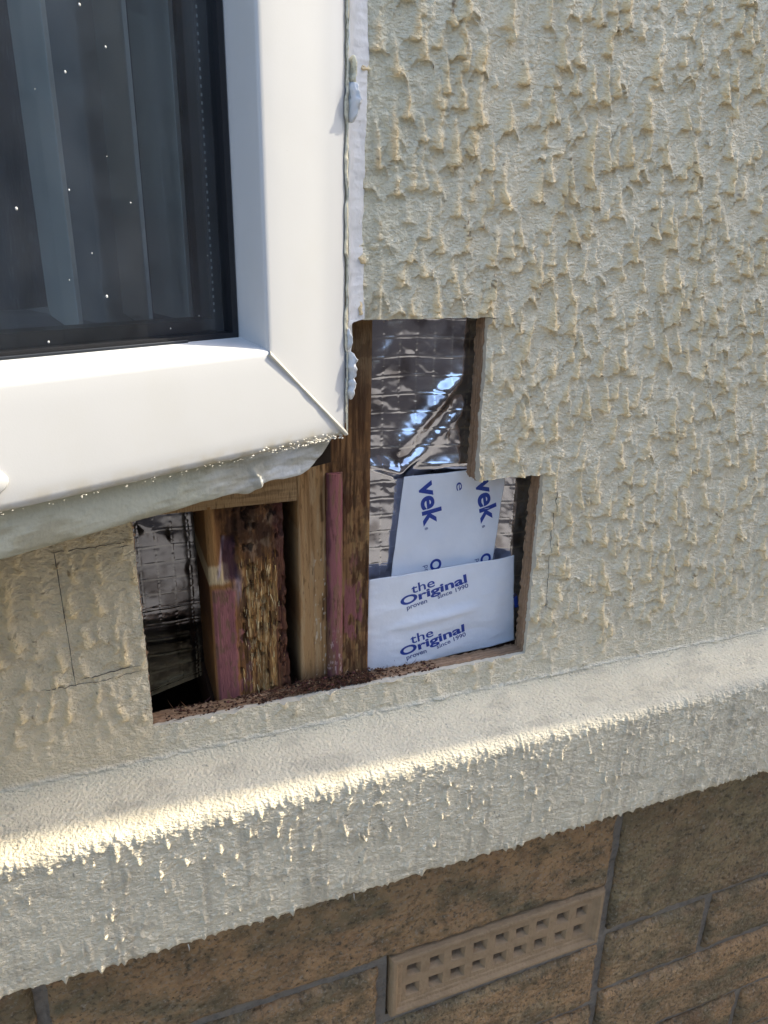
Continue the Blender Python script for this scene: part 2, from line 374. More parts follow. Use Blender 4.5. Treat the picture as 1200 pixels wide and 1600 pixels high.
hole |= (Xc > 128) & (Xc < 219) & (Zc > -282.5) & (Zc < -43.5)
hole |= (Xc > 219) & (Xc < 268) & (Zc > -282.5) & (Zc < -145.5)
hole |= (Xc > -860) & (Xc < 128) & (Zc > -100) & (Zc < 1010)
V = np.stack([PX, PY, PZ], -1).reshape(-1, 3)
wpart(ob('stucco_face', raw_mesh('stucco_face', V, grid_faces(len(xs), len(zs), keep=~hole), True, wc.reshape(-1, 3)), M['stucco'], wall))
del V

def wall_at(x, z):
    i = int(np.clip(np.searchsorted(xs, x), 1, len(xs) - 1)); j = int(np.clip(np.searchsorted(zs, z), 1, len(zs) - 1)); return i, j
# sawn edges of the sheathing: stucco skin, then plywood plies, down to the framing
T_SH = 14.0
def cut_edge(ia, ib, ja, jb, nrm, seed, flip):
    if ia == ib: I = np.full(jb - ja + 1, ia); J = np.arange(ja, jb + 1)
    else: I = np.arange(ia, ib + 1); J = np.full(ib - ia + 1, ja)
    n = len(I); rows = np.array([0, 1.2, 2.6, 3.0, 4.5, 6, 7.5, 9, 10.5, 12, 13.2, T_SH]); m = len(rows)
    P = np.zeros((n, m, 3)); C = np.zeros((n, m, 3)); a = np.arange(n) * RES
    for r, d in enumerate(rows):
        x = PX[I, J] * 1000; y = PY[I, J] * 1000; z = PZ[I, J] * 1000
        if r:
            rough = (fbm(a / 3, np.full(n, d / 1.5), seed, 3) - .45) * (1.0 if d < 3 else 2.4) * min(1, d / 2)
            fib = (vn(a / .9, np.full(n, d * 3.), seed + 5) > .86) * (1.1 if d > 11 else .4)
            x = X[I, J] + jx[I, J] + nrm[0] * (rough + fib); z = Z[I, J] + jz[I, J] + nrm[1] * (rough + fib); y = np.full(n, d)
        P[:, r] = np.stack([x, y, z], -1) / 1000
        if d < 2.8: c = np.tile(np.array([(.60, .55, .44)]), (n, 1))
        else:
            q = fbm(a / 30, np.full(n, d / 2.0), seed + 9, 3)[:, None]
            c = np.array([(.42, .28, .18)]) * (1 - q) + np.array([(.20, .125, .07)]) * q
            c = c * (1.15 if (int(d / 1.5) % 2) else .85)
        C[:, r] = c
    wpart(surf('sheathing_edge', P, M['ply'], wall, C, flip))
ix = {v: int(np.argmin(abs(xs - v))) for v in (7.5, 128, 219, 268)}; iz = {v: int(np.argmin(abs(zs - v))) for v in (-282.5, -145.5, -100, -43.5)}
cut_edge(ix[268], ix[268], iz[-282.5], iz[-145.5], (-1, 0), 101, True)
cut_edge(ix[219], ix[219], iz[-145.5], iz[-43.5], (-1, 0), 102, True)
cut_edge(ix[7.5], ix[7.5], iz[-282.5], iz[-100], (1, 0), 103, False)
cut_edge(ix[219], ix[268], iz[-145.5], iz[-145.5], (0, -1), 104, False)
cut_edge(ix[128], ix[219], iz[-43.5], iz[-43.5], (0, -1), 105, False)
cut_edge(ix[7.5], ix[268], iz[-282.5], iz[-282.5], (0, 1), 106, True)
# thin overcut saw lines in the stucco
def saw_line(pts, w=.22):
    P = []
    pts = np.array(pts, float); out = []
    for a, b in zip(pts[:-1], pts[1:]):
        n = max(2, int(np.hypot(*(b - a)) / 1.0)); out += [a + (b - a) * t for t in np.linspace(0, 1, n, endpoint=False)]
    out.append(pts[-1]); out = np.array(out); d = np.gradient(out, axis=0); d /= np.linalg.norm(d, axis=1)[:, None]
    nn = np.stack([-d[:, 1], d[:, 0]], -1)
    wig = (fbm(out[:, 0] / 25, out[:, 1] / 25, 3, 2) - .5) * .8
    out = out + nn * wig[:, None]
    k = np.arange(len(out)); ww = w * (.35 + .9 * vn(k / 4, k * 0, 5)) * ss(0, 6, k + .5) * ss(0, 6, len(out) - k - .5)
    G = np.zeros((len(out), 2, 3))
    for s, sg in enumerate((-1, 1)):
        q = out + nn * (sg * ww)[:, None]
        for e, (x, z) in enumerate(q):
            i, j = wall_at(x, z); y = min(PY[i, j], PY[i - 1, j], PY[i, j - 1], PY[i - 1, j - 1])
            G[e, s] = (x / 1000, y - .00012, z / 1000)
    o = wpart(surf('saw_line', G, M['sawline'], wall)); return o
saw_line([(-33, -158), (-32.6, -200), (-31.9, -246)])
saw_line([(-36, -160.5), (-10, -160.3), (6.5, -159.4)])
saw_line([(-3, -162.2), (5.8, -162.0)], .4)
saw_line([(-52, -243.4), (-20, -243.8), (6, -241.6)])
saw_line([(-30, -241.2), (-8, -238.2), (6, -236.8)], .3)
saw_line([(280, -152), (279.4, -200), (281.5, -250)])
saw_line([(226, -44.2), (216, -43.2)], .3)

# ------------------------------------------------------------------ projecting ledge at the foot of the stucco
prof = np.array([(3, -303.5), (-1.2, -306.2), (-3.5, -309), (-8, -311.2), (-16, -313.2), (-28, -315.6), (-37, -317.8), (-41.5, -319.6), (-44, -322.2), (-45.2, -326), (-44.9, -345), (-43.7, -380), (-42.3, -412), (-41.4, -416.5), (-39, -418.2), (-30, -418.6), (6, -417)], float)
sl = np.r_[0, np.cumsum(np.hypot(*np.diff(prof, axis=0).T))]
# chaikin-smoothed, evenly resampled
pp = prof.copy()
for _ in range(2):
    q = [pp[0]]
    for a, b in zip(pp[:-1], pp[1:]): q += [a * .75 + b * .25, a * .25 + b * .75]
    pp = np.array(q + [pp[-1]])
s0 = np.r_[0, np.cumsum(np.hypot(*np.diff(pp, axis=0).T))]; s_all = np.arange(0, s0[-1], RES)
py = np.interp(s_all, s0, pp[:, 0]); pz = np.interp(s_all, s0, pp[:, 1])
ty = np.gradient(py); tz = np.gradient(pz); tl = np.hypot(ty, tz); ny = tz / tl; nz_ = -ty / tl     # outward normal
ilip = int(np.argmax(pz < -321)); s_lip = s_all[ilip]; s_bot = s_all[int(np.argmax(pz < -416))]
xl = seg((-1500, 60), (-860, 60), (-300, 12), (-220, 3), (-110, RES), (560, 3), (680, 15), (1100, 60), (1345, 60))
XL, SL = np.meshgrid(xl, s_all, indexing='ij')
dl = ss(-260, -200, XL) * (1 - ss(560, 640, XL))
Hl = np.zeros_like(XL)
it = []
ss_flip = lambda s: -s
for k in range(620):                                 # drips on the face
    x = rng.uniform(-112, 565); s = s_lip + 4 + (s_bot - s_lip) * rng.random() ** 1.25
    it.append((x, -s, 4 + 12 * rng.random() ** 1.6, rng.uniform(.7, 1.6), .5 + 3.2 * rng.random() ** 1.8, rng.normal(0, .10)))
for k in range(420):                                 # fringe under the lip
    x = rng.uniform(-112, 565); s = s_lip + rng.uniform(0, 9)
    it.append((x, -s, rng.uniform(3, 9), rng.uniform(.6, 1.1), rng.uniform(.5, 1.9), rng.normal(0, .12)))
for k in range(110):                                 # along the bottom edge
    x = rng.uniform(-112, 565); it.append((x, -(s_bot + rng.uniform(-3, 1)), rng.uniform(4, 12), rng.uniform(.7, 1.6), rng.uniform(.6, 2.2), rng.normal(0, .08)))
Hr = Hl[:, ::-1].copy(); zr = -s_all[::-1]
strokes(Hr, xl, zr, it); Hl = Hr[:, ::-1].copy()
rh2, fl2 = ridges(XL * .9 + 400, -SL * 1.1 + 77)
face = ss(s_lip - 1, s_lip + 6, SL)
Hl = Hl * (.5 + fbm(XL / 2.4, SL / 2.8, 79, 3))
Hl = np.maximum(Hl, (1.5 * rh2 + .5 * fl2) * face * ss(.4, .6, fbm(XL / 30, SL / 30, 77, 2)))
top = 1 - ss(s_lip - 6, s_lip + 2, SL)
pe = peel(XL, -SL, 1.0)
pe_top = .58 * (fbm(XL / 2.4, SL / 2.4, 131, 2) - .5) + .4 * (vn(XL / 1.1, SL / 1.1, 133) - .5)
smooth_in = 1 - .65 * (1 - ss(8, 22, SL))
Hh = Hl + pe * face + pe_top * top * smooth_in + 1.2 * (fbm(XL / 45, SL / 45, 141, 3) - .5) + .9 * np.exp(-((SL - 3.2) / 1.3) ** 2) * (.4 + vn(XL / 6, SL * 0, 143))
Hh *= (.2 + .8 * dl)
edge_rag = 2.6 * (fbm(XL / 11, SL * 0, 151, 4) - .5) * ss(s_bot - 16, s_bot, SL) * dl
hang = .5 * Hl * face * dl
PL = np.stack([XL, py[None] + ny[None] * Hh, pz[None] + nz_[None] * Hh - hang + edge_rag], -1) / 1000
cl = mixc((.85, .75, .545), (.70, .60, .42), np.clip(ss(.8, 2.2, Hl) * .6, 0, 1))
cl = mixc(cl, (.73, .645, .455), (1 - ss(6, 20, SL)) * .7 * ss(2, 4, SL))
cl = mixc(cl, (.72, .69, .58), np.exp(-((SL - 3.2) / 1.6) ** 2) * .7)
cl = cl * (1 + .16 * (fbm(XL / 18, SL / 18, 161, 4) - .5))[..., None]
cl = mixc(cl, (.42, .36, .26), ss(.56, .74, fbm(XL / 5, SL / 60, 163, 4)) * .35 * face)
cl = mixc(cl, (.16, .13, .09), ss(.90, .94, vn(XL / 1.4, SL / 1.4, 165)) * ss(.5, .7, vn(XL / 8, SL / 8, 166)) * .7)
cl = mixc(cl, (.42, .36, .26), ss(.55, .75, fbm(XL / 22, SL / 9, 167, 4)) * .3)
wpart(surf('ledge', PL, M['stucco'], wall, cl, flip=True))
# three torn render whiskers hanging below the ledge
mb = MB()
for (x, z) in ((.1235, -.4185), (.3095, -.4178), (.0135, -.4195)):
    sliver(mb, (x, -.0405, z), (.05, -.1, -1), .006, .00035, (.7, .69, .62), rng)
wpart(mb.build('render_whisker', M['crumb'], wall, colour=True))

# projecting pier further along the wall (throws the shade this stretch of wall lies in)
pier = ob('wall_pier', raw_mesh('wall_pier', *box_vf(1.35, 1.70, -.0765, .05, GZ, 2.4), False, np.tile(np.array([(.6, .57, .49)]), (8, 1))), M['stucco'])
tag(pier, 'cream rendered pier projecting from the wall, far to the right of the window', 'pier')

# ------------------------------------------------------------------ brick plinth
bw = empty('brick_plinth', (0, .05, GZ)); tag(bw, 'wall of rough brown stone bricks in grey mortar under the cream ledge', 'brick wall')
def bpart(o): o.location = (0, -.05, -GZ); return o
def mortar_h(x, z): return 1.6 * (fbm(x / 14, z / 14, 201, 4) - .5) + .5 * (vn(x / 1.7, z / 1.7, 204) - .5)
AX0, AX1, AZ0, AZ1 = .168, .381, -.6175, -.5475
# mortar bed with an opening left for the air brick
MXS = seg((-1400, 80), (-300, 20), (-100, 2), (AX0 * 1000, 2), (AX1 * 1000, 2), (640, 20), (1600, 80))
MZS = seg((-1000, 20), (-760, 2), (AZ0 * 1000, 2), (AZ1 * 1000, 2), (-400, 2))
MX, MZ = np.meshgrid(MXS, MZS, indexing='ij')
P = np.stack([MX / 1000, .0050 - mortar_h(MX, MZ) / 1000, MZ / 1000], -1)
mxc = (MX[:-1, :-1] + MX[1:, 1:]) / 2000; mzc = (MZ[:-1, :-1] + MZ[1:, 1:]) / 2000
kp = ~((mxc > AX0) & (mxc < AX1) & (mzc > AZ0) & (mzc < AZ1))
bpart(ob('mortar', raw_mesh('mortar', P.reshape(-1, 3), grid_faces(len(MXS), len(MZS), keep=kp), True), M['mortar'], bw))
def brick(x0, x1, z0, z1, seed, tone, res=.0016):
    hx, hz, cx, cz = (x1 - x0) * 500, (z1 - z0) * 500, (x0 + x1) * 500, (z0 + z1) * 500
    def hf(x, z):
        ex = hx - abs(x - cx) + 4.5 * (fbm(z / 9, x * 0, seed, 4) - .5); ez = hz - abs(z - cz) + 4.5 * (fbm(x / 12, z * 0, seed + 4, 4) - .5)
        e = np.minimum(ex, ez)
        r = np.sqrt(np.clip(1 - (1 - np.clip(e / 7.0, 0, 1)) ** 2, 0, 1))
        return -4.5 + 5.5 * r + 3.4 * (fbm(x / 26, z / 20, seed + 1, 4) - .5) * r + 2.0 * (fbm(x / 7, z / 5, seed + 2, 4) - .5)
    def cf(x, z):
        q = fbm(x / 40, z / 30, seed + 7, 4); p = fbm(x / 9, z / 6, seed + 8, 3)
        c = mixc(tone, (.22, .175, .10), ss(.42, .62, q)); c = mixc(c, (.47, .285, .14), ss(.42, .62, fbm(x / 60, z / 26, seed + 15, 3)) * .75 * (seed != 326)); return mixc(c, (.24, .15, .085), ss(.55, .75, p) * .5)
    def ed(Xg, Zg):
        wx = .0022 * (fbm(Zg * 60, Xg * 9, seed + 11, 3) - .5); wz = .0028 * (fbm(Xg * 45, Zg * 9, seed + 12, 3) - .5); return Xg + wx, Zg + wz
    bpart(panel('brick', x0, x1, z0, z1, 0, .08, res, hf, cf, M['brick'], bw, edge=ed))
BR = [(-.305, -.086, -.548, -.40), (-.077, .3795, -.547, -.40), (.3895, .76, -.606, -.40),
      (-.30, -.058, -.622, -.557), (-.049, .159, -.622, -.557), (.3925, .511, -.686, -.616), (.521, .80, -.685, -.615),
      (-.16, .066, -.70, -.631), (.076, .3835, -.70, -.627), (.395, .66, -.775, -.695), (.67, .90, -.775, -.695),
      (-.02, .19, -.775, -.709), (.20, .386, -.775, -.709)]
for k, b in enumerate(BR):
    brick(*b, 300 + k * 13, [(.38, .26, .14), (.40, .265, .14), (.35, .25, .135)][k % 3] if k != 2 else (.30, .23, .125))
k = 0
for row in range(3):                                  # lower courses and the stretches beyond
    z1 = -.784 - row * .076; x = -.30 - row * .07
    while x < .95: brick(x, x + .215, z1 - .067, z1, 600 + k * 7, (.2, .125, .068), .004); x += .225; k += 1
for row in range(4):
    z1 = -.40 - row * .10
    for x in (.77 + .14 + row * .03, 1.14 + row * .03): brick(x, x + .21, z1 - .09, z1, 800 + k * 7, (.2, .13, .07), .005); k += 1

# ------------------------------------------------------------------ air brick
ab = empty('air_brick', (AX0, 0, AZ0)); tag(ab, 'terracotta air brick vent with two rows of nine square holes below the ledge', 'air vent')
aw, ah = (AX1 - AX0) * 1000, (AZ1 - AZ0) * 1000
mb = MB()
def ring(a, b):                                       # two rectangles (x0,x1,z0,z1,y)
    V = []
    for (x0, x1, z0, z1, y) in (a, b): V += [(x0, y, z0), (x1, y, z0), (x1, y, z1), (x0, y, z1)]
    mb.add([(v[0] / 1000, v[1] / 1000, v[2] / 1000) for v in V], [(i, (i + 1) % 4, 4 + (i + 1) % 4, 4 + i) for i in range(4)])
I = 2.2
rects = [(I, aw - I, I, ah - I, 60), (I, aw - I, I, ah - I, 2.0), (I + .8, aw - I - .8, I + .8, ah - I - .8, -.9), (I + 2, aw - I - 2, I + 2, ah - I - 2, -1.7),
         (I + 4.5, aw - I - 4.5, I + 4.5, ah - I - 4.5, -1.7), (I + 6.8, aw - I - 6.8, I + 6.8, ah - I - 6.8, 1.0), (I + 9.5, aw - I - 9.5, I + 9.5, ah - I - 9.5, 1.3), (I + 10.6, aw - I - 10.6, I + 10.6, ah - I - 10.6, 2.1)]
for a, b in zip(rects[:-1], rects[1:]): ring(a, b)
mb.build('rim', M['terracotta'], ab)
mb = MB()
x0, x1, z0, z1, _ = rects[-1]
cw = (x1 - x0) / 9; ch = (z1 - z0) / 2
for i in range(9):
    for j in range(2):
        cx, cz = x0 + (i + .5) * cw + rng.normal(0, .25), z0 + (j + .5) * ch + rng.normal(0, .2)
        cx += 0; s = 6.1 + rng.normal(0, .15); s2 = 4.5 + rng.normal(0, .25)
        cell = (x0 + i * cw, x0 + (i + 1) * cw, z0 + j * ch, z0 + (j + 1) * ch, 2.1)
        ring(cell, (cx - s - .5, cx + s + .5, cz - s - .5, cz + s + .5, 2.1)); ring((cx - s - .5, cx + s + .5, cz - s - .5, cz + s + .5, 2.1), (cx - s, cx + s, cz - s, cz + s, 2.9))
        ring((cx - s, cx + s, cz - s, cz + s, 2.9), (cx - s2, cx + s2, cz - s2, cz + s2, 6)); ring((cx - s2, cx + s2, cz - s2, cz + s2, 6), (cx - s2 + .3, cx + s2 - .3, cz - s2 + .3, cz + s2 - .3, 12))
mb.build('grille', M['terracotta'], ab)
mb = MB(); w_, h_ = aw / 1000, ah / 1000
mb.add([(.003, .0125, .003), (w_ - .003, .0125, .003), (w_ - .003, .0125, h_ - .003), (.003, .0125, h_ - .003), (.003, .055, .003), (w_ - .003, .055, .003), (w_ - .003, .055, h_ - .003), (.003, .055, h_ - .003)], [(0, 1, 5, 4), (1, 2, 6, 5), (2, 3, 7, 6), (3, 0, 4, 7)])
mb.build('duct', M['cavity'], ab)  # near-black duct puts the shade behind the holes into its colour
box('duct_back', .004, aw / 1000 - .004, .0552, .058, .004, ah / 1000 - .004, M['cavity'], ab)

# ------------------------------------------------------------------ window (local axes: x along the frame, y inwards, z up)
WR = R(25); WL = (.1215, -.036, -.0924)
win = empty('window', WL, WR); tag(win, 'white plastic framed window with dark glass at the upper left', 'window')
UL, UR, VB, VT = -.95, -.002, -.0068, 1.10
fp = [(0, 34), (0, 4.2), (.5, 2.0), (1.8, .7), (4.5, .15), (12, -.25), (25, -.45), (40, -.35), (48.0, -.1), (49.6, .25), (50.3, 1.0), (50.6, 2.4), (51.1, 8), (51.9, 21), (52.2, 22.2), (52.2, 34)]
def member(kind, name):
    V = []; n = len(fp)
    for end in (0, 1):
        for (a, d) in fp:
            A = a / 1000; D = d / 1000
            k = 47.8 / 50.0; kb = 1.0
            Ab = A * k + (max(0, a - 50) / 1000) * 1.9    # the bottom bevel is deeper
            if kind == 'bottom': p = ((UL + A) if end == 0 else (UR - A), D, VB + Ab)
            elif kind == 'right': p = (UR - A, D, (VB + Ab) if end == 0 else (VT - A))
            elif kind == 'top': p = ((UR - A) if end == 0 else (UL + A), D, VT - A)
            else: p = (UL + A, D, (VT - A) if end == 0 else (VB + Ab))
            V.append(p)
    F = [(i, i + 1, n + i + 1, n + i) for i in range(n - 1)]
    F = [f[::-1] for f in F]
    me = raw_mesh(name, V, F, True); o = ob(name, me, M['pvc'], win)
    m = o.modifiers.new('e', 'EDGE_SPLIT'); m.split_angle = R(38)
    return o
member('bottom', 'frame_rail'); member('right', 'frame_stile'); member('top', 'frame_rail'); member('left', 'frame_stile')
# raised weld line at the mitre
mb = MB(); n = 46; rows = []
for i in range(n):
    t = i / (n - 1); u = UR - .0012 - .0492 * t; v = VB + .0012 + .0466 * t; w = .00075 + .0003 * vn(i / 4, 3, 2); h = .0007 + .0004 * vn(i / 5, 9, 4)
    d = -.0004 if t < .95 else .0
    px, pz_ = .7, -.72
    px, pz_ = .69, .72
    q = [(-px * w * -1 * -1, .0, 0)]
    rows.append([(u - .707 * w, d + .0002, v - .0 - .707 * w * -1 * -1 + .0), (u - .25 * w, d - h, v - .25 * w), (u + .35 * w, d - h * .9, v + .35 * w), (u + .5 * w, d + .0003, v + .6 * w), (u + .62 * w, d + .0006, v + .75 * w)])
G = np.array(rows)
# the bead runs along (-1, +1); its cross direction is (+1, +1)
for i in range(n):
    t = i / (n - 1); u = UR - .0012 - .0492 * t; v = VB + .0012 + .0466 * t; w = .0011 + .0003 * vn(i / 4, 3, 2); h = .0008 + .0004 * vn(i / 5, 9, 4)
    for k, (c, hh) in enumerate(((-1, -.5), (-.55, .9), (.1, 1.0), (.55, .3), (1.1, -.6))): G[i, k] = (u + .7 * w * c, -.0003 - h * hh, v + .7 * w * c)
surf('mitre_weld', G, M['weld'], win, flip=True)
# gasket, panes, spacer
def loop_box(name, u0, u1, v0, v1, w, d0, d1, mt, par):
    mb = MB()
    for (a, b, c, e) in ((u0, u1, v0, v0 + w), (u0, u1, v1 - w, v1), (u0, u0 + w, v0 + w, v1 - w), (u1 - w, u1, v0 + w, v1 - w)):
        mb.add(*box_vf(a, b, d0, d1, c, e))
    return mb.build(name, mt, par)
GU0, GU1, GV0, GV1 = UL + .0524, UR - .0524, VB + .0526, VT - .0524
gk = loop_box('gasket', GU0, GU1, GV0, GV1, .0030, .0205, .030, M['gasket'], win)
box('gasket_lip', GU0, GU1 - .028, .0192, .0204, GV0 - .0008, GV0 + .0016, M['spacer'], win, .0003)
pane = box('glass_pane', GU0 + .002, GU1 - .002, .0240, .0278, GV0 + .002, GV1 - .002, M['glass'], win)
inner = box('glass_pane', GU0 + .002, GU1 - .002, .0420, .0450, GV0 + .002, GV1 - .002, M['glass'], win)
loop_box('spacer_bar', GU0 + .0031, GU1 - .0031, GV0 + .0031, GV1 - .0031, .0058, .0282, .0418, M['spacer'], win)
mb = MB()
for k in range(150):
    v = GV0 + .012 + k * .0032
    mb.add(*box_vf(GU1 - .0081, GU1 - .0074, .02785, .0281, v, v + .0012))
tag(mb.build('spacer_perforations', M['dot'], win), kind='stuff')
loop_box('sash_back', GU0 - .004, GU1 + .004, GV0 - .004, GV1 + .004, .0045, .0455, .058, M['gasket'], win)
box('sash_trim', GU1 - .0075, GU1 - .0055, .0300, .0420, GV0 + .0095, GV1 - .01, M['gasket'], win)
box('red_reflection_block', -.1040, -.0900, .0285, .034, .0500, .0525, M['red'], win, .0006)  # block added to stand in for a dark red reflection in the glass
for (u, v, r) in ((-114.7, 169.9, .8), (-106.1, 157.9, .7), (-123, 147.2, .75), (-126.8, 107, .6), (-147.5, 99.6, .9), (-116.2, 67.2, .9), (-142.4, 50.8, .75), (-101.7, 103.5, .5), (-96.5, 131.6, .35), (-120.5, 84, .4), (-66.5, 83, .4), (-73, 57, .45), (-88, 52.4, .5), (-110, 120, .3), (-135, 140, .25), (-131, 74, .3)):
    th = np.linspace(0, 2 * np.pi, 9)[:-1]
    r *= .62; V = [(0, -r * .55, 0)] + [(r * .6 * math.cos(a), -r * .4, r * .7 * math.sin(a)) for a in th] + [(r * math.cos(a), 0, r * 1.15 * math.sin(a)) for a in th]
    V = [((u + x) / 1000, .02395 + y / 1000, (v + z) / 1000) for x, y, z in V]
    F = [(0, 1 + i, 1 + (i + 1) % 8) for i in range(8)] + [(1 + i, 9 + i, 9 + (i + 1) % 8, 1 + (i + 1) % 8) for i in range(8)]
    ob('droplet', raw_mesh('droplet', V, F, True), M['speck'], win)
# drain cover on the bottom rail
V = []; th = np.linspace(0, 2 * np.pi, 25)[:-1]
for (s, y) in ((1.0, .0002), (1.0, -.0012), (.86, -.0019)):
    for a in th:
        x = .0078 * math.cos(a) * s; z = .0050 * math.sin(a) * s * (1.0 if math.sin(a) < 0 else (1.25 - .25 * abs(math.cos(a))))
        V.append((-.1815 + x, y, .0062 + z))
V.append((-.1815, -.0020, .0064))
F = [(k * 24 + i, k * 24 + (i + 1) % 24, (k + 1) * 24 + (i + 1) % 24, (k + 1) * 24 + i) for k in range(2) for i in range(24)] + [(48 + i, 48 + (i + 1) % 24, 72) for i in range(24)]
ob('drain_cover', raw_mesh('drain_cover', V, F, True), M['pvc'], win)

# apron of painted sealant and render under the bottom rail
na, nb = 700, 46
ua = np.r_[np.linspace(-.95, -.20, 60), np.linspace(-.1995, .0035, na - 60)]; tb = np.linspace(0, 1, nb)
UA, TB = np.meshgrid(ua, tb, indexing='ij'); um = UA * 1000
vlow = -27.2 + .012 * (um + 20) - 1.2 * np.clip((-60 - um) / 100, -.6, 1) + 1.6 * (fbm(um / 12, um * 0, 401, 4) - .5) * ss(-130, -90, um)
vlow = vlow + ss(-30, 3, um) ** 1.7 * 20.5 - 2.2 * np.exp(-((um + 58) / 5) ** 2) + 1.5 * np.exp(-((um + 44) / 6) ** 2)
Vv = -5.6 * (1 - TB) + vlow * TB
lump = ss(-112, -80, um)
Da = 10.5 - 1.6 * TB ** .7 * lump + 5 * (1 - np.sqrt(np.clip(1 - TB ** 6, 0, 1))) - 1.5 * (fbm(um / 30, Vv / 7, 402, 3) - .5) - (2.2 * (fbm(um / 20, Vv / 7, 405, 3) - .45) + .9 * abs(fbm(um / 12, Vv / 4, 409, 2) - .5) * 2) * lump - 2.5 * np.exp(-((um + 56 + .5 * (Vv + 20)) / 2.2) ** 2) * ss(-12, -20, Vv) - 1.2 * np.exp(-((um + 100 - .3 * (Vv + 20)) / 2.6) ** 2) * lump
Da = Da - .5 * (fbm(um / 3, Vv / 2, 408, 2) - .5)
Pa = np.stack([UA, Da / 1000, Vv / 1000], -1)
# return the lower edge inwards
ret = Pa[:, -1:].copy(); ret[..., 1] += .012; ret[..., 2] += .003
Pa = np.concatenate([Pa, ret], 1)
whit = ss(-95, -40, um + 30 * (fbm(um / 20, Vv / 10, 410, 3) - .5))
ca = mixc((.46, .46, .37), (.60, .61, .60), whit); ca = mixc(ca, (.30, .27, .18), ss(.48, .70, fbm(um / 25, Vv / 5, 411, 4)) * .6)
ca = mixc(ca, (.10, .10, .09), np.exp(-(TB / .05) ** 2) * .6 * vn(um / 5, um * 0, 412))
ca = np.concatenate([ca, ca[:, -1:]], 1)
surf('sealant_apron', Pa, M['apron'], win, ca, flip=True)
# solid base of the bay below the frame, and an added glazed far side
def wedge(name, zb, zt, mt):
    V = []
    for z in (zb, zt): V += [(0, .016, z), (-.95, .016, z), (-.95, .47, z), (-.04, .055, z)]
    return ob(name, raw_mesh(name, V, [(0, 1, 2, 3), (7, 6, 5, 4), (0, 4, 5, 1), (1, 5, 6, 2), (2, 6, 7, 3), (3, 7, 4, 0)], False), mt, win)
wedge('bay_base', -.0255, -.0070, M['cavity']); wedge('bay_head', 1.1, 1.14, M['cavity'])
mb = MB()
for (a, b, c, e) in ((.0, .47, -.0255, .05), (.0, .47, 1.05, 1.14), (.0, .06, .05, 1.05), (.41, .47, .05, 1.05)): mb.add(*box_vf(-.990, -.951, a, b, c, e))
mb.build('added_side_frame', M['pvc'], win)  # unseen glazed flank, added to let skylight onto the blind slats
box('added_side_pane', -.972, -.968, .06, .41, .05, 1.05, M['glass'], win)

# sealant down the outer edge of the stile, smeared onto the stucco
def P_loc(u, d, v):
    c, s = math.cos(WR), math.sin(WR); return (WL[0] + u * c - d * s, WL[1] + u * s + d * c, WL[2] + v)
zs_ = np.r_[np.linspace(-.0985, .20, 620), np.linspace(.21, 1.0, 20)]
rows = []
for z in zs_:
    v = z - WL[2]; zz = z * 1000
    a0 = P_loc(UR + .0001, .0004 - .0006 * vn(zz / 5, 1, 3), v)
    up = float(ss(-43.8, -42.6, zz))
    xo = 140.3 + 2.6 * (float(fbm(zz / 16, 2, 421, 4)) - .5) * 2 + 2.0 * float(ss(40, 110, zz))
    xl_ = 129.3 + .8 * (float(fbm(zz / 14, 7, 423, 4)) - .5) * 2 - 3.2 * (1 - float(ss(-96, -70, zz)))
    wob = 1.2 * (float(fbm(zz / 7, 4, 425, 3)) - .5)
    if up > .5: pts = [a0, (.1222, -.0295 + wob / 1500, z), (.1262 + wob / 1000, -.0185, z), (.1305, -.0082 + wob / 1400, z), (.1345 + wob / 1600, -.0036, z), ((xo - 1.5) / 1000, -.0022, z), (xo / 1000, -.0012, z), ((xo + .8) / 1000, .0012, z)]
    else:
        f = (xl_ - 119.8) / 5.8
        pts = [a0] + [(.1198 + .0058 * f * t + wob / 2500 * t, -.0345 + .022 * t ** 1.2, z) for t in (.25, .45, .65, .85, 1.0, 1.0)] + [(.1188 + .004 * f, -.010, z)]
        pts[6] = (pts[5][0] - .0006, -.0105, z)
    rows.append(pts)
G = np.array(rows)
nz0 = fbm(zs_[:, None] * 1000 / 2.4 + 0 * G[..., 0], np.arange(8)[None] * 1.3 + 0 * G[..., 0], 431, 3) - .5
nz1 = fbm(zs_[:, None] * 1000 / 13 + 0 * G[..., 0], np.arange(8)[None] * 1.9 + 0 * G[..., 0], 433, 3) - .5
G[..., 1] -= nz0 * .0007 + nz1 * .0016; G[:, 1:6, 0] += (nz1 * .002)[:, 1:6]
# into window-local coordinates
def to_loc(G):
    c, s = math.cos(WR), math.sin(WR); x = G[..., 0] - WL[0]; y = G[..., 1] - WL[1]; return np.stack([x * c + y * s, -x * s + y * c, G[..., 2] - WL[2]], -1)
surf('sealant_bead', to_loc(G), M['sealant'], win, flip=False)
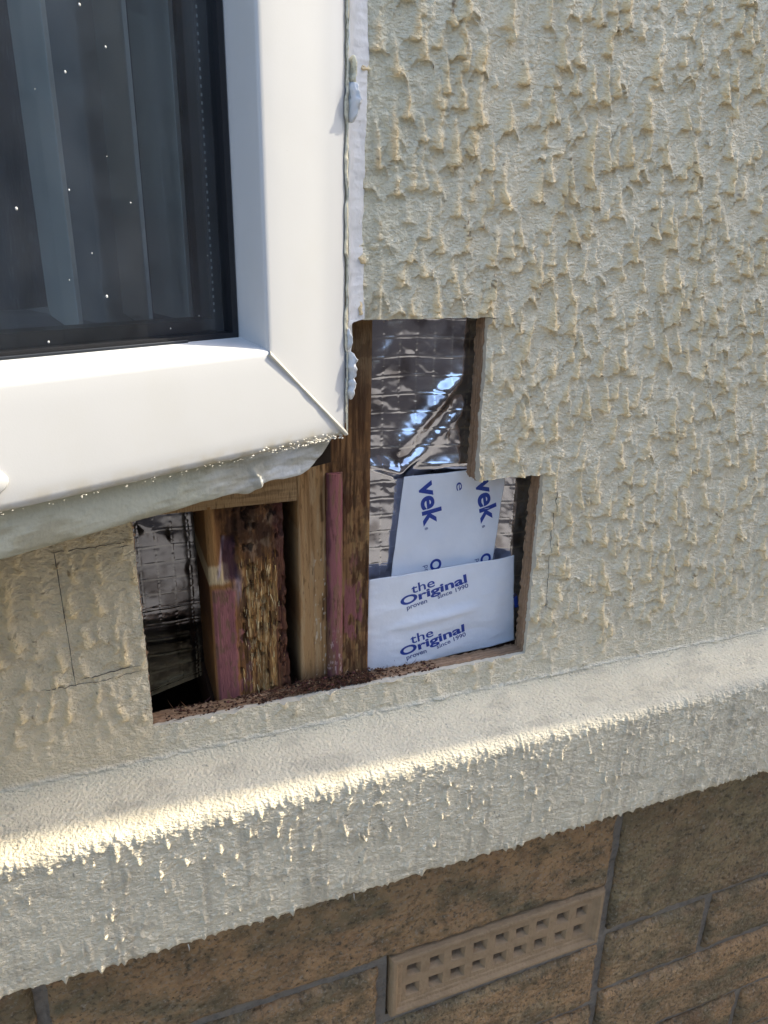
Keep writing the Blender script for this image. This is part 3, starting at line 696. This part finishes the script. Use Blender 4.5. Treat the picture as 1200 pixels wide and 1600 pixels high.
# thin yellowed line of old sealant on the face edge, and torn blobs standing proud of it
mb = MB(); G = []
for z in np.linspace(-.005, .31, 420):
    zz = z * 1000; w = (1.0 + 1.6 * ss(.45, .75, fbm(zz / 12, 3, 441, 4))) / 1000; h = .0003 + .0005 * vn(zz / 2, 5, 443)
    u = UR - .0002
    G.append([(u - w, -.0004 + .0004, z), (u - w * .6, -.0002 - h, z), (u - w * .1, .0004 - h, z), (u + .0008, .0022, z)])
surf('old_sealant', np.array(G), M['oldseal'], win)
def blob(name, cu, cv, du, dv, dd, seed, mt):
    n, m = 40, 24; th = np.linspace(0, 2 * np.pi, n); ph = np.linspace(-np.pi / 2, np.pi / 2, m); TH, PH = np.meshgrid(th, ph, indexing='ij')
    x = np.cos(PH) * np.cos(TH); y = np.cos(PH) * np.sin(TH); z = np.sin(PH)
    r = 1 + .9 * (fbm(x * 1.6 + z * 2.1 + seed, y * 1.6 + z * 2.7 + seed, seed, 4) - .5)
    r = r + .5 * np.clip(vn(z * 4 + seed, x * 0, seed) - .5, 0, 1)
    P = np.stack([cu + du * x * r + .0012 * (vn(z * 3 + 5, x * 0, seed + 1) - .5), dd * 0 + dd * y * r, cv + dv * z * (.9 + .1 * r)], -1)
    P[-1] = P[0]
    return surf(name, P, mt, win, flip=True)
blob('sealant_blob', -.0004, .1500, .0014, .0085, .0058, 3, M['sealant'])
blob('sealant_blob', .0000, .1630, .0010, .0060, .0030, 8, M['oldseal'])
blob('sealant_blob', -.0010, .0300, .0014, .0075, .0052, 5, M['sealant'])
blob('sealant_blob', -.0022, .0435, .0012, .0055, .0026, 14, M['sealant'])
blob('sealant_blob', -.0008, .0190, .0014, .0065, .0040, 21, M['sealant'])
# crusty paint crumbs along the lower edge of the bottom rail
mb = MB()
for k in range(210):
    u = rng.uniform(-.19, -.004) if k < 90 else -.004 - abs(rng.normal(0, .028)); 
    if k >= 90 and u < -.075: continue
    big = .85 if k >= 90 else .4
    v = VB + rng.uniform(-.0006, .0010) + (rng.random() < .5 and k >= 90) * rng.uniform(0, .0028); d = .0006 + rng.uniform(-.0009, .0006); r = rng.uniform(.0003, .0009) * big
    Vv_ = [(u + r * rng.uniform(.7, 1.8) * sx, d + r * sy, v + r * rng.uniform(.6, 1.2) * sz) for sx, sy, sz in ((1, 0, 0), (-1, 0, 0), (0, 1, 0), (0, -1, 0), (0, 0, 1), (0, 0, -1))]
    mb.add(Vv_, [(0, 4, 3), (3, 4, 1), (1, 4, 2), (2, 4, 0), (3, 5, 0), (1, 5, 3), (2, 5, 1), (0, 5, 2)])
tag(mb.build('sealant_crumbs', M['weld'], win), kind='stuff')

# ------------------------------------------------------------------ behind the glass
room = empty('room_interior', WL, WR); tag(room, kind='structure')
mb = MB()
u0, u1, d0, d1, v0, v1 = -.950, -.048, .0585, .62, .0385, 1.10
q = [(u0, d0, v0), (u1, d0, v0), (u1, d1, v0), (u0, d1, v0), (u0, d0, v1), (u1, d0, v1), (u1, d1, v1), (u0, d1, v1)]
mb.add(q, [(0, 3, 2, 1), (4, 5, 6, 7), (1, 2, 6, 5), (2, 3, 7, 6)])  # left side omitted so skylight from the added flank reaches the slats
tag(mb.build('room_lining', M['dark'], room), kind='structure')
cur = empty('curtain', WL, WR); tag(cur, 'dark grey woven curtain hanging behind the blind slats inside the window', 'curtain')
nx = 260; uu = np.linspace(-.62, -.052, nx); vv = np.linspace(.044, 1.05, 30); U2, V2 = np.meshgrid(uu, vv, indexing='ij')
surf('curtain_cloth', np.stack([U2, .235 + .004 * np.sin(U2 * 90) + .0025 * np.sin(U2 * 213 + 1), V2], -1), M['cloth'], cur, smooth=True)
bl = empty('vertical_blind', WL, WR); tag(bl, 'pale grey vertical blind slats with rounded lower corners behind the glass', 'blind')
def slat(un, dn, uf, df, vb, round_=True, name='slat'):
    # outline in (s, v): s=0 near edge, s=1 far edge
    L_ = math.hypot(uf - un, df - dn); rad = .010 if round_ else .001
    pts = [(0, vb)] + [(s, vb - .0 + .0008) for s in (L_ * .2,)]
    pts = [(0, vb), (L_ * .35, vb + .0003), (L_ - rad * 1.3, vb + .0012)] + [(L_ - rad + rad * math.sin(a), vb + .0012 + rad - rad * math.cos(a)) for a in np.linspace(.2, math.pi / 2, 7)] + [(L_, 1.05), (0, 1.05)]
    eu, ed_ = (uf - un) / L_, (df - dn) / L_; nu, nd = -ed_, eu; t = .0004
    V = [(un + eu * s + nu * t * k, dn + ed_ * s + nd * t * k, v) for k in (-1, 1) for (s, v) in pts]; n = len(pts)
    F = [tuple(range(n)), tuple(range(2 * n - 1, n - 1, -1))] + [(i, n + i, n + (i + 1) % n, (i + 1) % n) for i in range(n)]
    o = ob(name, raw_mesh(name, V, F, False), M['slat'], bl)
    ob('slat_edge', raw_mesh('slat_edge', *box_vf(un - .0016, un + .0004, dn - .0010, dn, vb, 1.05), False), M['slatedge'], o)
    return o
slat(-.1075, .070, -.083, .165, .0456)
slat(-.0716, .070, -.0435, .158, .0462)
slat(-.0535, .062, -.0530, .100, .0500, False)
box('blind_track', -.9, -.02, .06, .10, 1.05, 1.075, M['slat'], bl)
box('edge_strip', -.0505, -.0482, .0592, .0600, .0500, 1.05, M['slatedge'], bl)

# ------------------------------------------------------------------ cavity behind the sheathing
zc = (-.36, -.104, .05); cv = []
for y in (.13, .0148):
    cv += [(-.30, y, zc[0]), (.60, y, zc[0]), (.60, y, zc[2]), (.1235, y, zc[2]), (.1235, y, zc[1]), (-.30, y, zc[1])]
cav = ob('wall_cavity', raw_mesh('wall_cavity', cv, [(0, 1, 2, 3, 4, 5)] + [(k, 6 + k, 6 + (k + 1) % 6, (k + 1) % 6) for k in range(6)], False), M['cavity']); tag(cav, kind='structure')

# ------------------------------------------------------------------ timber
def grain(x, z, s):   return fbm(x / 1.3, z / 42, s, 4) * .6 + fbm(x / 4.5, z / 120, s + 5, 3) * .4
# post C: clean light timber
def hC(x, z): return .5 * (grain(x, z, 501) - .5) + .2 * fbm(x / 3, z / 6, 503, 3) - 1.1 * ss(120.5, 123, x) - .8 * (1 - ss(104, 105, x))
def cC(x, z):
    c = mixc((.38, .225, .10), (.20, .105, .045), ss(.45, .62, grain(x, z, 501)) * .7)
    c = mixc(c, (.44, .31, .17), ss(.55, .7, fbm(x / 2, z / 25, 505, 3)) * .5)
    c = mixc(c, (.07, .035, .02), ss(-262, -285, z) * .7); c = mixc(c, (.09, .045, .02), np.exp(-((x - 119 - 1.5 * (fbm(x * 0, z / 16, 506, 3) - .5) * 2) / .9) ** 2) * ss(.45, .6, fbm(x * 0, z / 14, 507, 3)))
    return mixc(c, (.62, .55, .42), ss(.80, .86, vn(x / .8, z / 3.5, 508)) * ss(113, 116, x) * ss(-180, -200, z) * .8)
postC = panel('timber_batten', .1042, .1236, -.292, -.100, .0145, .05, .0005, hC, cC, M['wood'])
tag(postC, 'clean light brown timber upright between the dark gap and the pink strip', 'timber')
# stud D: tall stained stud
def hD(x, z): return .7 * (grain(x, z, 511) - .5) - 1.3 * ss(.62, .75, fbm(x / 3, z / 22, 513, 4)) * ss(-120, -160, z) - .9 * ss(150.2, 151.6, x)
def cD(x, z):
    c = mixc((.25, .13, .055), (.06, .03, .016), ss(.42, .6, grain(x, z, 511)) * .85)
    c = mixc(c, (.22, .15, .085), ss(-100, -70, z) * .65)
    c = mixc(c, (.075, .038, .02), (1 - ss(.45, .6, fbm(x / 8, z / 30, 515, 3))) * .6 * ss(-175, -120, z) * (1 - ss(-90, -70, z)))
    c = mixc(c, (.34, .215, .09), ss(.5, .7, fbm(x / 2.2, z / 26, 516, 4)) * ss(-150, -175, z) * .7)
    c = mixc(c, (.07, .03, .015), ss(.50, .62, fbm(x / 2.4, z / 11, 517, 5)) * ss(-130, -160, z) * .85); c = mixc(c, (.10, .055, .03), ss(.5, .62, fbm(x / 6, z / 5, 514, 5)) * .5)
    e = 4 * (fbm(x / 5, z / 7, 518, 4) - .5)
    pk = ss(134, 135.5, x + e * .3) * (1 - ss(146 + 0 * x, 147.5, x + e)) * ss(-258, -254, z + e * 2) * (1 - ss(-215, -205, z + e * 3))
    pk = np.maximum(pk, np.exp(-((x - 141) / 2.2) ** 2 - ((z + 200) / 7) ** 2))
    return mixc(c, (.24, .09, .09), pk * .9 * ss(.40, .52, fbm(x / 3, z / 9, 519, 4)))
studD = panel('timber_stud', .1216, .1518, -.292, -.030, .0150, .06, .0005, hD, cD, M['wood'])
tag(studD, 'tall dark stained timber stud between the window corner and the silver foil', 'timber')
# pink strip lying between them
def hP(x, z):
    t = (x - 127.6 - 1.6 * (fbm(z / 40, z * 0, 521, 2) - .5)) / (4.6 + .8 * fbm(z / 12, z * 0, 529, 3))
    return -1.2 + 3.2 * np.sqrt(np.clip(1 - t * t, 0.0, 1)) + .5 * (fbm(x / 3, z / 10, 522, 4) - .5) - 1.2 * ss(-262, -280, z) * fbm(x / 2, z / 4, 524, 3)
def cP(x, z):
    c = mixc((.34, .135, .13), (.24, .09, .09), fbm(x / 4, z / 30, 526, 3)); c = mixc(c, (.10, .04, .05), (1 - ss(123.2, 125.2, x + 2 * (fbm(x / 2, z / 9, 525, 3) - .5))) * .8)
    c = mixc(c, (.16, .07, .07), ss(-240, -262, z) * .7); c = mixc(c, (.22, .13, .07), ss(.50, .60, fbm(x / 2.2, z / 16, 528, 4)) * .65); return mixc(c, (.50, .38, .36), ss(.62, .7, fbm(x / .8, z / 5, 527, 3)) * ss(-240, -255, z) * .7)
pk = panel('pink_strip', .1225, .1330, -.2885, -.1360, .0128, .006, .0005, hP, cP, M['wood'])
tag(pk, 'long narrow pink painted strip standing upright against the tall stained stud', 'batten')
# top rail under the window
def hT(x, z): return .4 * (grain(z, x, 531) - .5)
def cT(x, z):
    c = mixc((.34, .225, .115), (.22, .135, .065), ss(.45, .62, grain(z, x, 531)) * .7); return mixc(c, (.10, .055, .03), ss(.6, .72, fbm(x / 20, z / 3, 533, 3)) * .5)
rail = panel('timber_rail', -.02, .1040, -.1515, -.098, .0145, .045, .0006, hT, cT, M['wood'])
tag(rail, 'horizontal light brown timber rail just under the window sealant', 'timber')
# rotten post B
def hB(x, z):
    rot = ss(62, 70, x + 6 * (fbm(x / 6, z / 12, 541, 3) - .5))
    up = ss(-205, -170, z)
    h = .7 * (grain(x, z, 542) - .5)
    h = h - rot * (1 - up) * (2.0 + 3.6 * (fbm(x / 3.2, z / 34, 543, 4) - .5) + 2.8 * (fbm(x / 1.1, z / 20, 544, 3) - .5))
    h = h - up * (2.5 + 6.5 * (fbm(x / 9, z / 11, 545, 5) - .45)) * ss(52, 57, x)
    h = h - 3.2 * ss(56, 58, x) * (1 - ss(66, 68, x)) * ss(-202, -196, z) * (1 - ss(-172, -168, z))
    h = h + .9 * (1 - ss(62, 64.5, x + 2 * (fbm(x / 3, z / 8, 546, 3) - .5))) * (1 - ss(-206, -203, z)) * ss(50, 51, x)
    h = h - 3.5 * ss(.56, .66, fbm(x / 4.5, z / 7, 554, 5)) * ss(62, 68, x)
    return h - 1.2 * (1 - ss(48.5, 49.6, x))
def cB(x, z):
    n1 = fbm(x / 1.1, z / 24, 544, 4); n2 = fbm(x / 6, z / 14, 547, 4)
    c = mixc((.25, .12, .045), (.085, .04, .02), ss(.42, .6, grain(x, z, 542)) * .8)
    c = mixc(c, (.42, .235, .085), ss(67, 72, x + 4 * (n2 - .5)) * ss(-186, -196, z) * (1 - ss(90, 95, x) * .7) * ss(.36, .56, n1) * .9)
    c = mixc(c, (.70, .48, .24), ss(.6, .68, n1) * ss(68, 72, x) * (1 - ss(86, 90, x)) * ss(-190, -198, z) * .7)
    c = mixc(c, (.055, .028, .018), (1 - ss(-178, -160, -(-z)) * 0) * ss(-196, -172, z) * ss(52, 56, x) * (.45 + .5 * ss(.4, .6, n2)))
    c = mixc(c, (.20, .13, .08), ss(.55, .68, fbm(x / 5, z / 9, 548, 4)) * ss(-200, -180, z) * ss(64, 68, x) * .8)
    c = mixc(c, (.25, .14, .055), (1 - ss(53, 55, x)) * ss(-203, -198, z) * .8)
    e = 3 * (fbm(x / 3, z / 5, 549, 4) - .5)
    rotb = ss(.50, .64, fbm(x / 3.0, z / 5.0, 552, 5)) * ss(-292, -280, z); c = mixc(c, (.06, .032, .02), rotb * ss(60, 66, x) * (.35 + .4 * ss(-230, -180, z)))
    c = mixc(c, (.10, .035, .03), ss(86, 93, x + 5 * (fbm(x / 3, z / 12, 553, 3) - .5)) * .7)
    pale = ss(-202, -199, z + e) * (1 - ss(-190, -187, z + e)) * (1 - ss(59, 62, x + e))
    c = mixc(c, (.50, .39, .23), pale * .85)
    pink = (1 - ss(62.5, 64, x + e)) * (1 - ss(-206, -203, z + e)) * ss(49.2, 50.2, x)
    pink = np.maximum(pink, (1 - ss(71, 73, x + 2 * e)) * ss(63, 64, x) * ss(.5, .58, fbm(x / 4, z / 9, 550, 4)) * (1 - ss(-232, -225, z)) * .8)
    c = mixc(c, mixc((.31, .125, .12), (.19, .075, .075), n2), pink)
    c = mixc(c, (.17, .10, .06), pink * ss(.52, .62, fbm(x / 2.5, z / 9, 551, 4)) * .75)
    lil = np.exp(-((x - 56.5 - .22 * (z + 185)) / .9) ** 2) * ss(-200, -194, z) * (1 - ss(-174, -170, z)) + np.exp(-((x - 66 + e) / 2.2) ** 2 - ((z + 205) / 10) ** 2) * .7
    c = mixc(c, (.42, .33, .36), np.clip(lil, 0, 1) * .8)
    pur = ss(57, 58, x) * (1 - ss(65, 67, x + e)) * ss(-201, -198, z) * (1 - ss(-176, -170, z + e))
    return mixc(c, (.075, .035, .05), pur * .8)
def edB(Xg, Zg):
    t = ss(.088, .0972, Xg); return Xg - t * .0030 * fbm(Zg * 90, Zg * 0, 555, 5) * (fbm(Zg * 35, Zg * 0, 556, 2) > .42), Zg
postB = panel('rotten_post', .0484, .0972, -.292, -.1500, .0145, .062, .0005, hB, cB, M['wood'], edge=edB)
tag(postB, 'rotten splintered timber post with a pink lower left edge in the left opening', 'timber')
# torn fibres on the rotten face
mb = MB(); rg = np.random.default_rng(11)
for k in range(420):
    x = rg.normal(.079, .007); z = rg.uniform(-.285, -.188)
    if not .066 < x < .095: continue
    y = .0145 - float(hB(np.array(x * 1000), np.array(z * 1000))) / 1000
    c = [(.60, .40, .16), (.42, .24, .08), (.30, .15, .05), (.70, .55, .30)][rg.integers(4)]
    sliver(mb, (x, y, z), (rg.normal(0, .09), -abs(rg.normal(.06, .08)), rg.choice((-1, 1, 1))), rg.uniform(.003, .009), rg.uniform(.00012, .00036), c, rg)
fib = mb.build('torn_fibres', M['crumb'], postB, colour=True); tag(fib, kind='stuff')

# bottom plate and rubble lying on it
def hbp(x, z): return 1.0 * (fbm(x / 12, z / 3, 561, 4) - .5)
def cbp(x, z): return mixc((.12, .065, .035), (.05, .028, .02), fbm(x / 10, z / 3, 562, 4))
bp = panel('bottom_plate', .046, .30, -.330, -.2905, .0160, .10, .0012, hbp, cbp, M['wood']); tag(bp, 'dark timber plate along the bottom of the opening under the uprights', 'timber')
mb = MB(); rg = np.random.default_rng(12)
for k in range(2600):
    x = .150 - abs(rg.normal(0, .034)) if k < 1700 else rg.uniform(.015, .20)
    if x < .012: continue
    y = rg.uniform(.0015, .022); z = -.2822 + .0045 * math.exp(-((x - .122) / .035) ** 2) * rg.random() + (y > .014) * -.004
    c = [(.07, .035, .022), (.11, .05, .03), (.16, .085, .045), (.035, .02, .015), (.15, .055, .055), (.30, .2, .11)][min(5, int(rg.exponential(1.6)))]
    if k % 3: 
        r = rg.uniform(.0003, .0013)
        Vv_ = [(x + r * rg.uniform(.7, 1.5) * sx, y + r * sy, z + r * rg.uniform(.5, 1.0) * sz) for sx, sy, sz in ((1, 0, 0), (-1, 0, 0), (0, 1, 0), (0, -1, 0), (0, 0, 1), (0, 0, -1))]
        mb.add(Vv_, [(0, 4, 3), (3, 4, 1), (1, 4, 2), (2, 4, 0), (3, 5, 0), (1, 5, 3), (2, 5, 1), (0, 5, 2)], c)
    else: sliver(mb, (x, y, z), (rg.normal(), rg.normal() * .4, rg.normal() * .35), rg.uniform(.002, .008), rg.uniform(.00015, .0004), c, rg)
deb = mb.build('wood_debris', M['crumb'], colour=True); tag(deb, 'dark crumbs and splinters of rotten wood along the bottom of the opening', 'debris', kind='stuff')

# ------------------------------------------------------------------ foil insulation
def foil_h(x, z, s):
    gz = z + 1.2 * (fbm(x / 25, z / 25, s + 1, 2) - .5) * 2; gx = x + 1.2 * (fbm(x / 20, z / 30, s + 2, 2) - .5) * 2
    fz = gz / 11.6; fx = gx / 11.0; lz = abs(fz - np.round(fz)) * 11.6; lx = abs(fx - np.round(fx)) * 11.0
    pil = .14 * (1 - np.exp(-(lz / 2.2) ** 2)) + .14 * (1 - np.exp(-(lx / 2.2) ** 2))
    thr = .22 * np.exp(-(lz / .45) ** 2) * (.3 + vn(x / 6, np.round(fz), s + 4)) + .18 * np.exp(-(lx / .35) ** 2) * (vn(x * 0, z / .9, s + 8) > .45)
    return pil + thr
def ridge_line(x, z, x0, z0, ang, w1, w2, a, s, L=40):
    ca_, sa = math.cos(ang), math.sin(ang); al = (x - x0) * ca_ + (z - z0) * sa; d = -(x - x0) * sa + (z - z0) * ca_
    d = d + 2.0 * (fbm(al / 12, al * 0, s, 3) - .5)
    g = np.where(d > 0, np.exp(-(d / w1) ** 2), np.exp(-(d / w2) ** 2)); return a * g * np.exp(-(al / L) ** 4)
def hF2(x, z):
    h = foil_h(x, z, 611) + 3.0 * (fbm(x / 45, z / 60, 612, 2) - .5) + .9 * (fbm((x - z) / 26, (x + z) / 12, 613, 3) - .5)
    h = h + ridge_line(x, z, 194, -109, R(52), 6.5, 5.0, 3.6, 614, 34)
    h = h + ridge_line(x, z, 205, -118, R(48), 4.0, 5.0, 1.6, 615, 26)
    h = h + ridge_line(x, z, 168, -142, R(-18), 5.5, 3.0, 3.2, 616, 14) + ridge_line(x, z, 182, -140, R(38), 5.0, 3.0, 2.8, 617, 12)
    h = h + ridge_line(x, z, 205, -141, R(8), 5.0, 4.0, 1.8, 618, 16)
    h = h + ridge_line(x, z, 172, -60, R(58), 5.0, 12.0, .8, 619, 30)
    return h + 8.5 * ss(178, 226, x) * ss(-152, -140, z) + 4 * ss(246, 268, x) * (1 - ss(-152, -146, z))
def cF(x, z):
    c = mixc((.74, .74, .82), (.42, .40, .43), ss(.45, .65, fbm(x / 18, z / 18, 620, 4)))
    gz = z + 2.4 * (fbm(x / 25, z / 25, 612, 2) - .5); gx = x + 2.4 * (fbm(x / 20, z / 30, 613, 2) - .5)
    lz = abs(gz / 11.6 - np.round(gz / 11.6)) * 11.6; lx = abs(gx / 11.0 - np.round(gx / 11.0)) * 11.0
    t = np.maximum(np.exp(-(lz / .5) ** 2), np.exp(-(lx / .45) ** 2) * (vn(x * 0, z / 1.1, 619) > .4))
    return mixc(c, (.95, .95, .98), t * .8)
foil2 = panel('foil_sheet', .1520, .300, -.300, -.036, .0300, .004, .0006, hF2, cF, M['foil'])
tag(foil2, 'crinkled silver foil insulation filling the tall right side of the opening', 'foil insulation')
def hF1(x, z): return 1.1 * foil_h(x, z, 631) + 1.6 * (fbm(x / 40, z / 60, 632, 2) - .5) + ridge_line(x, z, 20, -185, R(-38), 5, 4, .8, 634, 16) + ridge_line(x, z, 25, -165, R(10), 9, 5, .8, 635, 25)
def ed1(Xg, Zg):
    t = ss(-.27, -.306, Zg); return Xg, Zg + (.0000 + .25 * (Xg - .03)) * t
foil1 = panel('foil_sheet', -.04, .0560, -.306, -.120, .0780, .003, .0006, hF1, lambda x, z: cF(x, z) * .42, M['foil'], edge=ed1)  # same foil colour scaled down, standing in for dark reflections deep in the bay
tag(foil1, 'silver foil insulation, coloured darker for its dim reflections, deep in the narrow left bay beside the rotten post', 'foil insulation')

# ------------------------------------------------------------------ house wrap sheets with print
def wrap_sheet(name, quad, yf, label, n=110):
    a, b = np.meshgrid(np.linspace(0, 1, n), np.linspace(0, 1, n), indexing='ij')
    bl_, br, tr_, tl_ = [np.array(q, float) for q in quad]
    G2 = (1 - a)[..., None] * ((1 - b)[..., None] * bl_ + b[..., None] * tl_) + a[..., None] * ((1 - b)[..., None] * br + b[..., None] * tr_)
    G2[..., 0] += .5 * (fbm(G2[..., 1] / 14, a * 0, 701, 3) - .5) * (abs(a - .5) * 2) ** 8
    G2[..., 1] += .8 * (fbm(G2[..., 0] / 18, b * 0, 702, 3) - .5) * (abs(b - .5) * 2) ** 8
    x, z = G2[..., 0], G2[..., 1]; y = yf(x, z)
    P = np.stack([x, y, z], -1) / 1000
    o = surf(name, P, M['wrap'])
    m = o.modifiers.new('t', 'SOLIDIFY'); m.thickness = .0003; m.offset = -1
    tag(o, label, 'house wrap'); return o
def y_up(x, z): return 24.4 - 2.2 * (fbm(x / 40, z / 30, 711, 2) - .5) - 1.0 * (fbm(x / 12, z / 16, 712, 2) - .5) + 1.6 * ss(235, 256, x)
def y_lo(x, z):
    crease = .9 * np.exp(-((z + 252 - .10 * (x - 200)) / 4.0) ** 2) * ss(160, 180, x) * (1 - ss(225, 245, x))
    return 19.4 - 3.0 * (fbm(x / 45, z / 26, 721, 2) - .5) - 1.2 * (fbm(x / 24, z / 9, 722, 3) - .5) - 1.6 * crease + 2.8 * ss(250, 272, x)
up = wrap_sheet('house_wrap', [(171.2, -218), (250.2, -216), (256.6, -146.0), (178.6, -146.6)], y_up, 'upper white house wrap sheet with blue sideways lettering taped over the foil')
lo = wrap_sheet('house_wrap', [(152.2, -286.6), (272.5, -284.6), (265.2, -213.0), (152.9, -214.6)], y_lo, 'lower white house wrap sheet with a slanted blue slogan printed twice')
def clip_poly(bm, co, no):
    import bmesh
    bmesh.ops.bisect_plane(bm, geom=bm.verts[:] + bm.edges[:] + bm.faces[:], plane_co=co, plane_no=no, clear_outer=True)
def text_on(parent, yf, body, p0, p1, em, bold=0.0, ink='ink', name='lettering', clip=None, nocap=None):
    """baseline from p0 to p1 (mm, on the wall plane); em = font size in mm"""
    import bmesh
    cu = bpy.data.curves.new('t', 'FONT'); cu.body = body; cu.size = 1.0; cu.offset = bold; cu.resolution_u = 6; cu.fill_mode = 'FRONT'
    to = bpy.data.objects.new('t', cu); COL.objects.link(to)
    dg = bpy.context.evaluated_depsgraph_get(); me = bpy.data.meshes.new_from_object(to.evaluated_get(dg))
    bpy.data.objects.remove(to); bpy.data.curves.remove(cu)
    V = np.array([v.co[:2] for v in me.vertices]); xmin, xmax = V[:, 0].min(), V[:, 0].max()
    p0 = np.array(p0, float); p1 = np.array(p1, float); L_ = np.linalg.norm(p1 - p0); d = (p1 - p0) / L_; nrm = np.array((-d[1], d[0]))
    bm = bmesh.new(); bm.from_mesh(me); bpy.data.meshes.remove(me)
    for v in bm.verts:
        s = (v.co.x - xmin) / (xmax - xmin) * L_; t = v.co.y * em
        q = p0 + d * s + nrm * t; v.co = (q[0], 0, q[1])
    if clip:
        for (co, no) in clip: clip_poly(bm, (co[0], 0, co[1]), (no[0], 0, no[1]))
    bmesh.ops.triangulate(bm, faces=bm.faces)
    bmesh.ops.subdivide_edges(bm, edges=[e for e in bm.edges if e.calc_length() > 2.5], cuts=2)
    for v in bm.verts:
        x, z = v.co.x, v.co.z; y = float(yf(np.array(x), np.array(z))) - .16; v.co = (x / 1000, y / 1000, z / 1000)
    me2 = bpy.data.meshes.new(name); bm.to_mesh(me2); bm.free()
    return ob(name, me2, M[ink], parent)
topclip = [((0, -146.9), (0, 1))]
text_on(up, y_up, 'vek', (189.0, -152.2), (194.8, -183.6), 19.5, .028, clip=topclip)
text_on(up, y_up, 'vek', (231.8, -154.6), (238.2, -186.4), 19.5, .028, clip=topclip)
text_on(up, y_up, 'e', (216.6, -154.6), (217.6, -160.4), 8.8, .0)
text_on(up, y_up, '®', (194.9, -184.6), (195.3, -186.4), 3.2, .02, 'ink2'); text_on(up, y_up, '®', (238.5, -188.0), (238.9, -189.8), 3.2, .02, 'ink2')
text_on(up, y_up, 'O', (200.2, -209.2), (201.0, -218.0), 11.5, .035)
text_on(up, y_up, 'pr', (195.6, -212.6), (196.3, -217.6), 5.4, .0, 'ink2')
text_on(up, y_up, 'O', (239.6, -210.5), (240.4, -219.0), 11.5, .035)
text_on(up, y_up, 'p', (235.6, -213.2), (235.8, -215.5), 5.2, .0, 'ink2')
for dz, sx in ((0, 0), (-39.8, .9)):
    text_on(lo, y_lo, 'the', (184.6 + sx, -229.9 + dz), (201.9 + sx, -226.4 + dz), 10.2, .008, 'ink')
    text_on(lo, y_lo, 'Original', (177.2 + sx, -238.6 + dz), (227.2 + sx, -227.6 + dz), 9.4, .030, 'ink')
    text_on(lo, y_lo, 'proven', (181.6 + sx, -242.0 + dz), (197.0 + sx, -239.0 + dz), 5.0, .015, 'ink2')
    text_on(lo, y_lo, 'since 1990', (205.0 + sx, -237.4 + dz), (228.4 + sx, -231.6 + dz), 4.6, .015, 'ink2')
text_on(lo, y_lo, 'O', (267.4, -245), (267.8, -249), 4.6, .0, 'ink2')
text_on(lo, y_lo, 'l', (268.3, -247.5), (270.5, -257), 4, .08, 'ink')
text_on(lo, y_lo, '®', (152.9, -284.6), (154.8, -284.4), 3.0, .03, 'ink2')
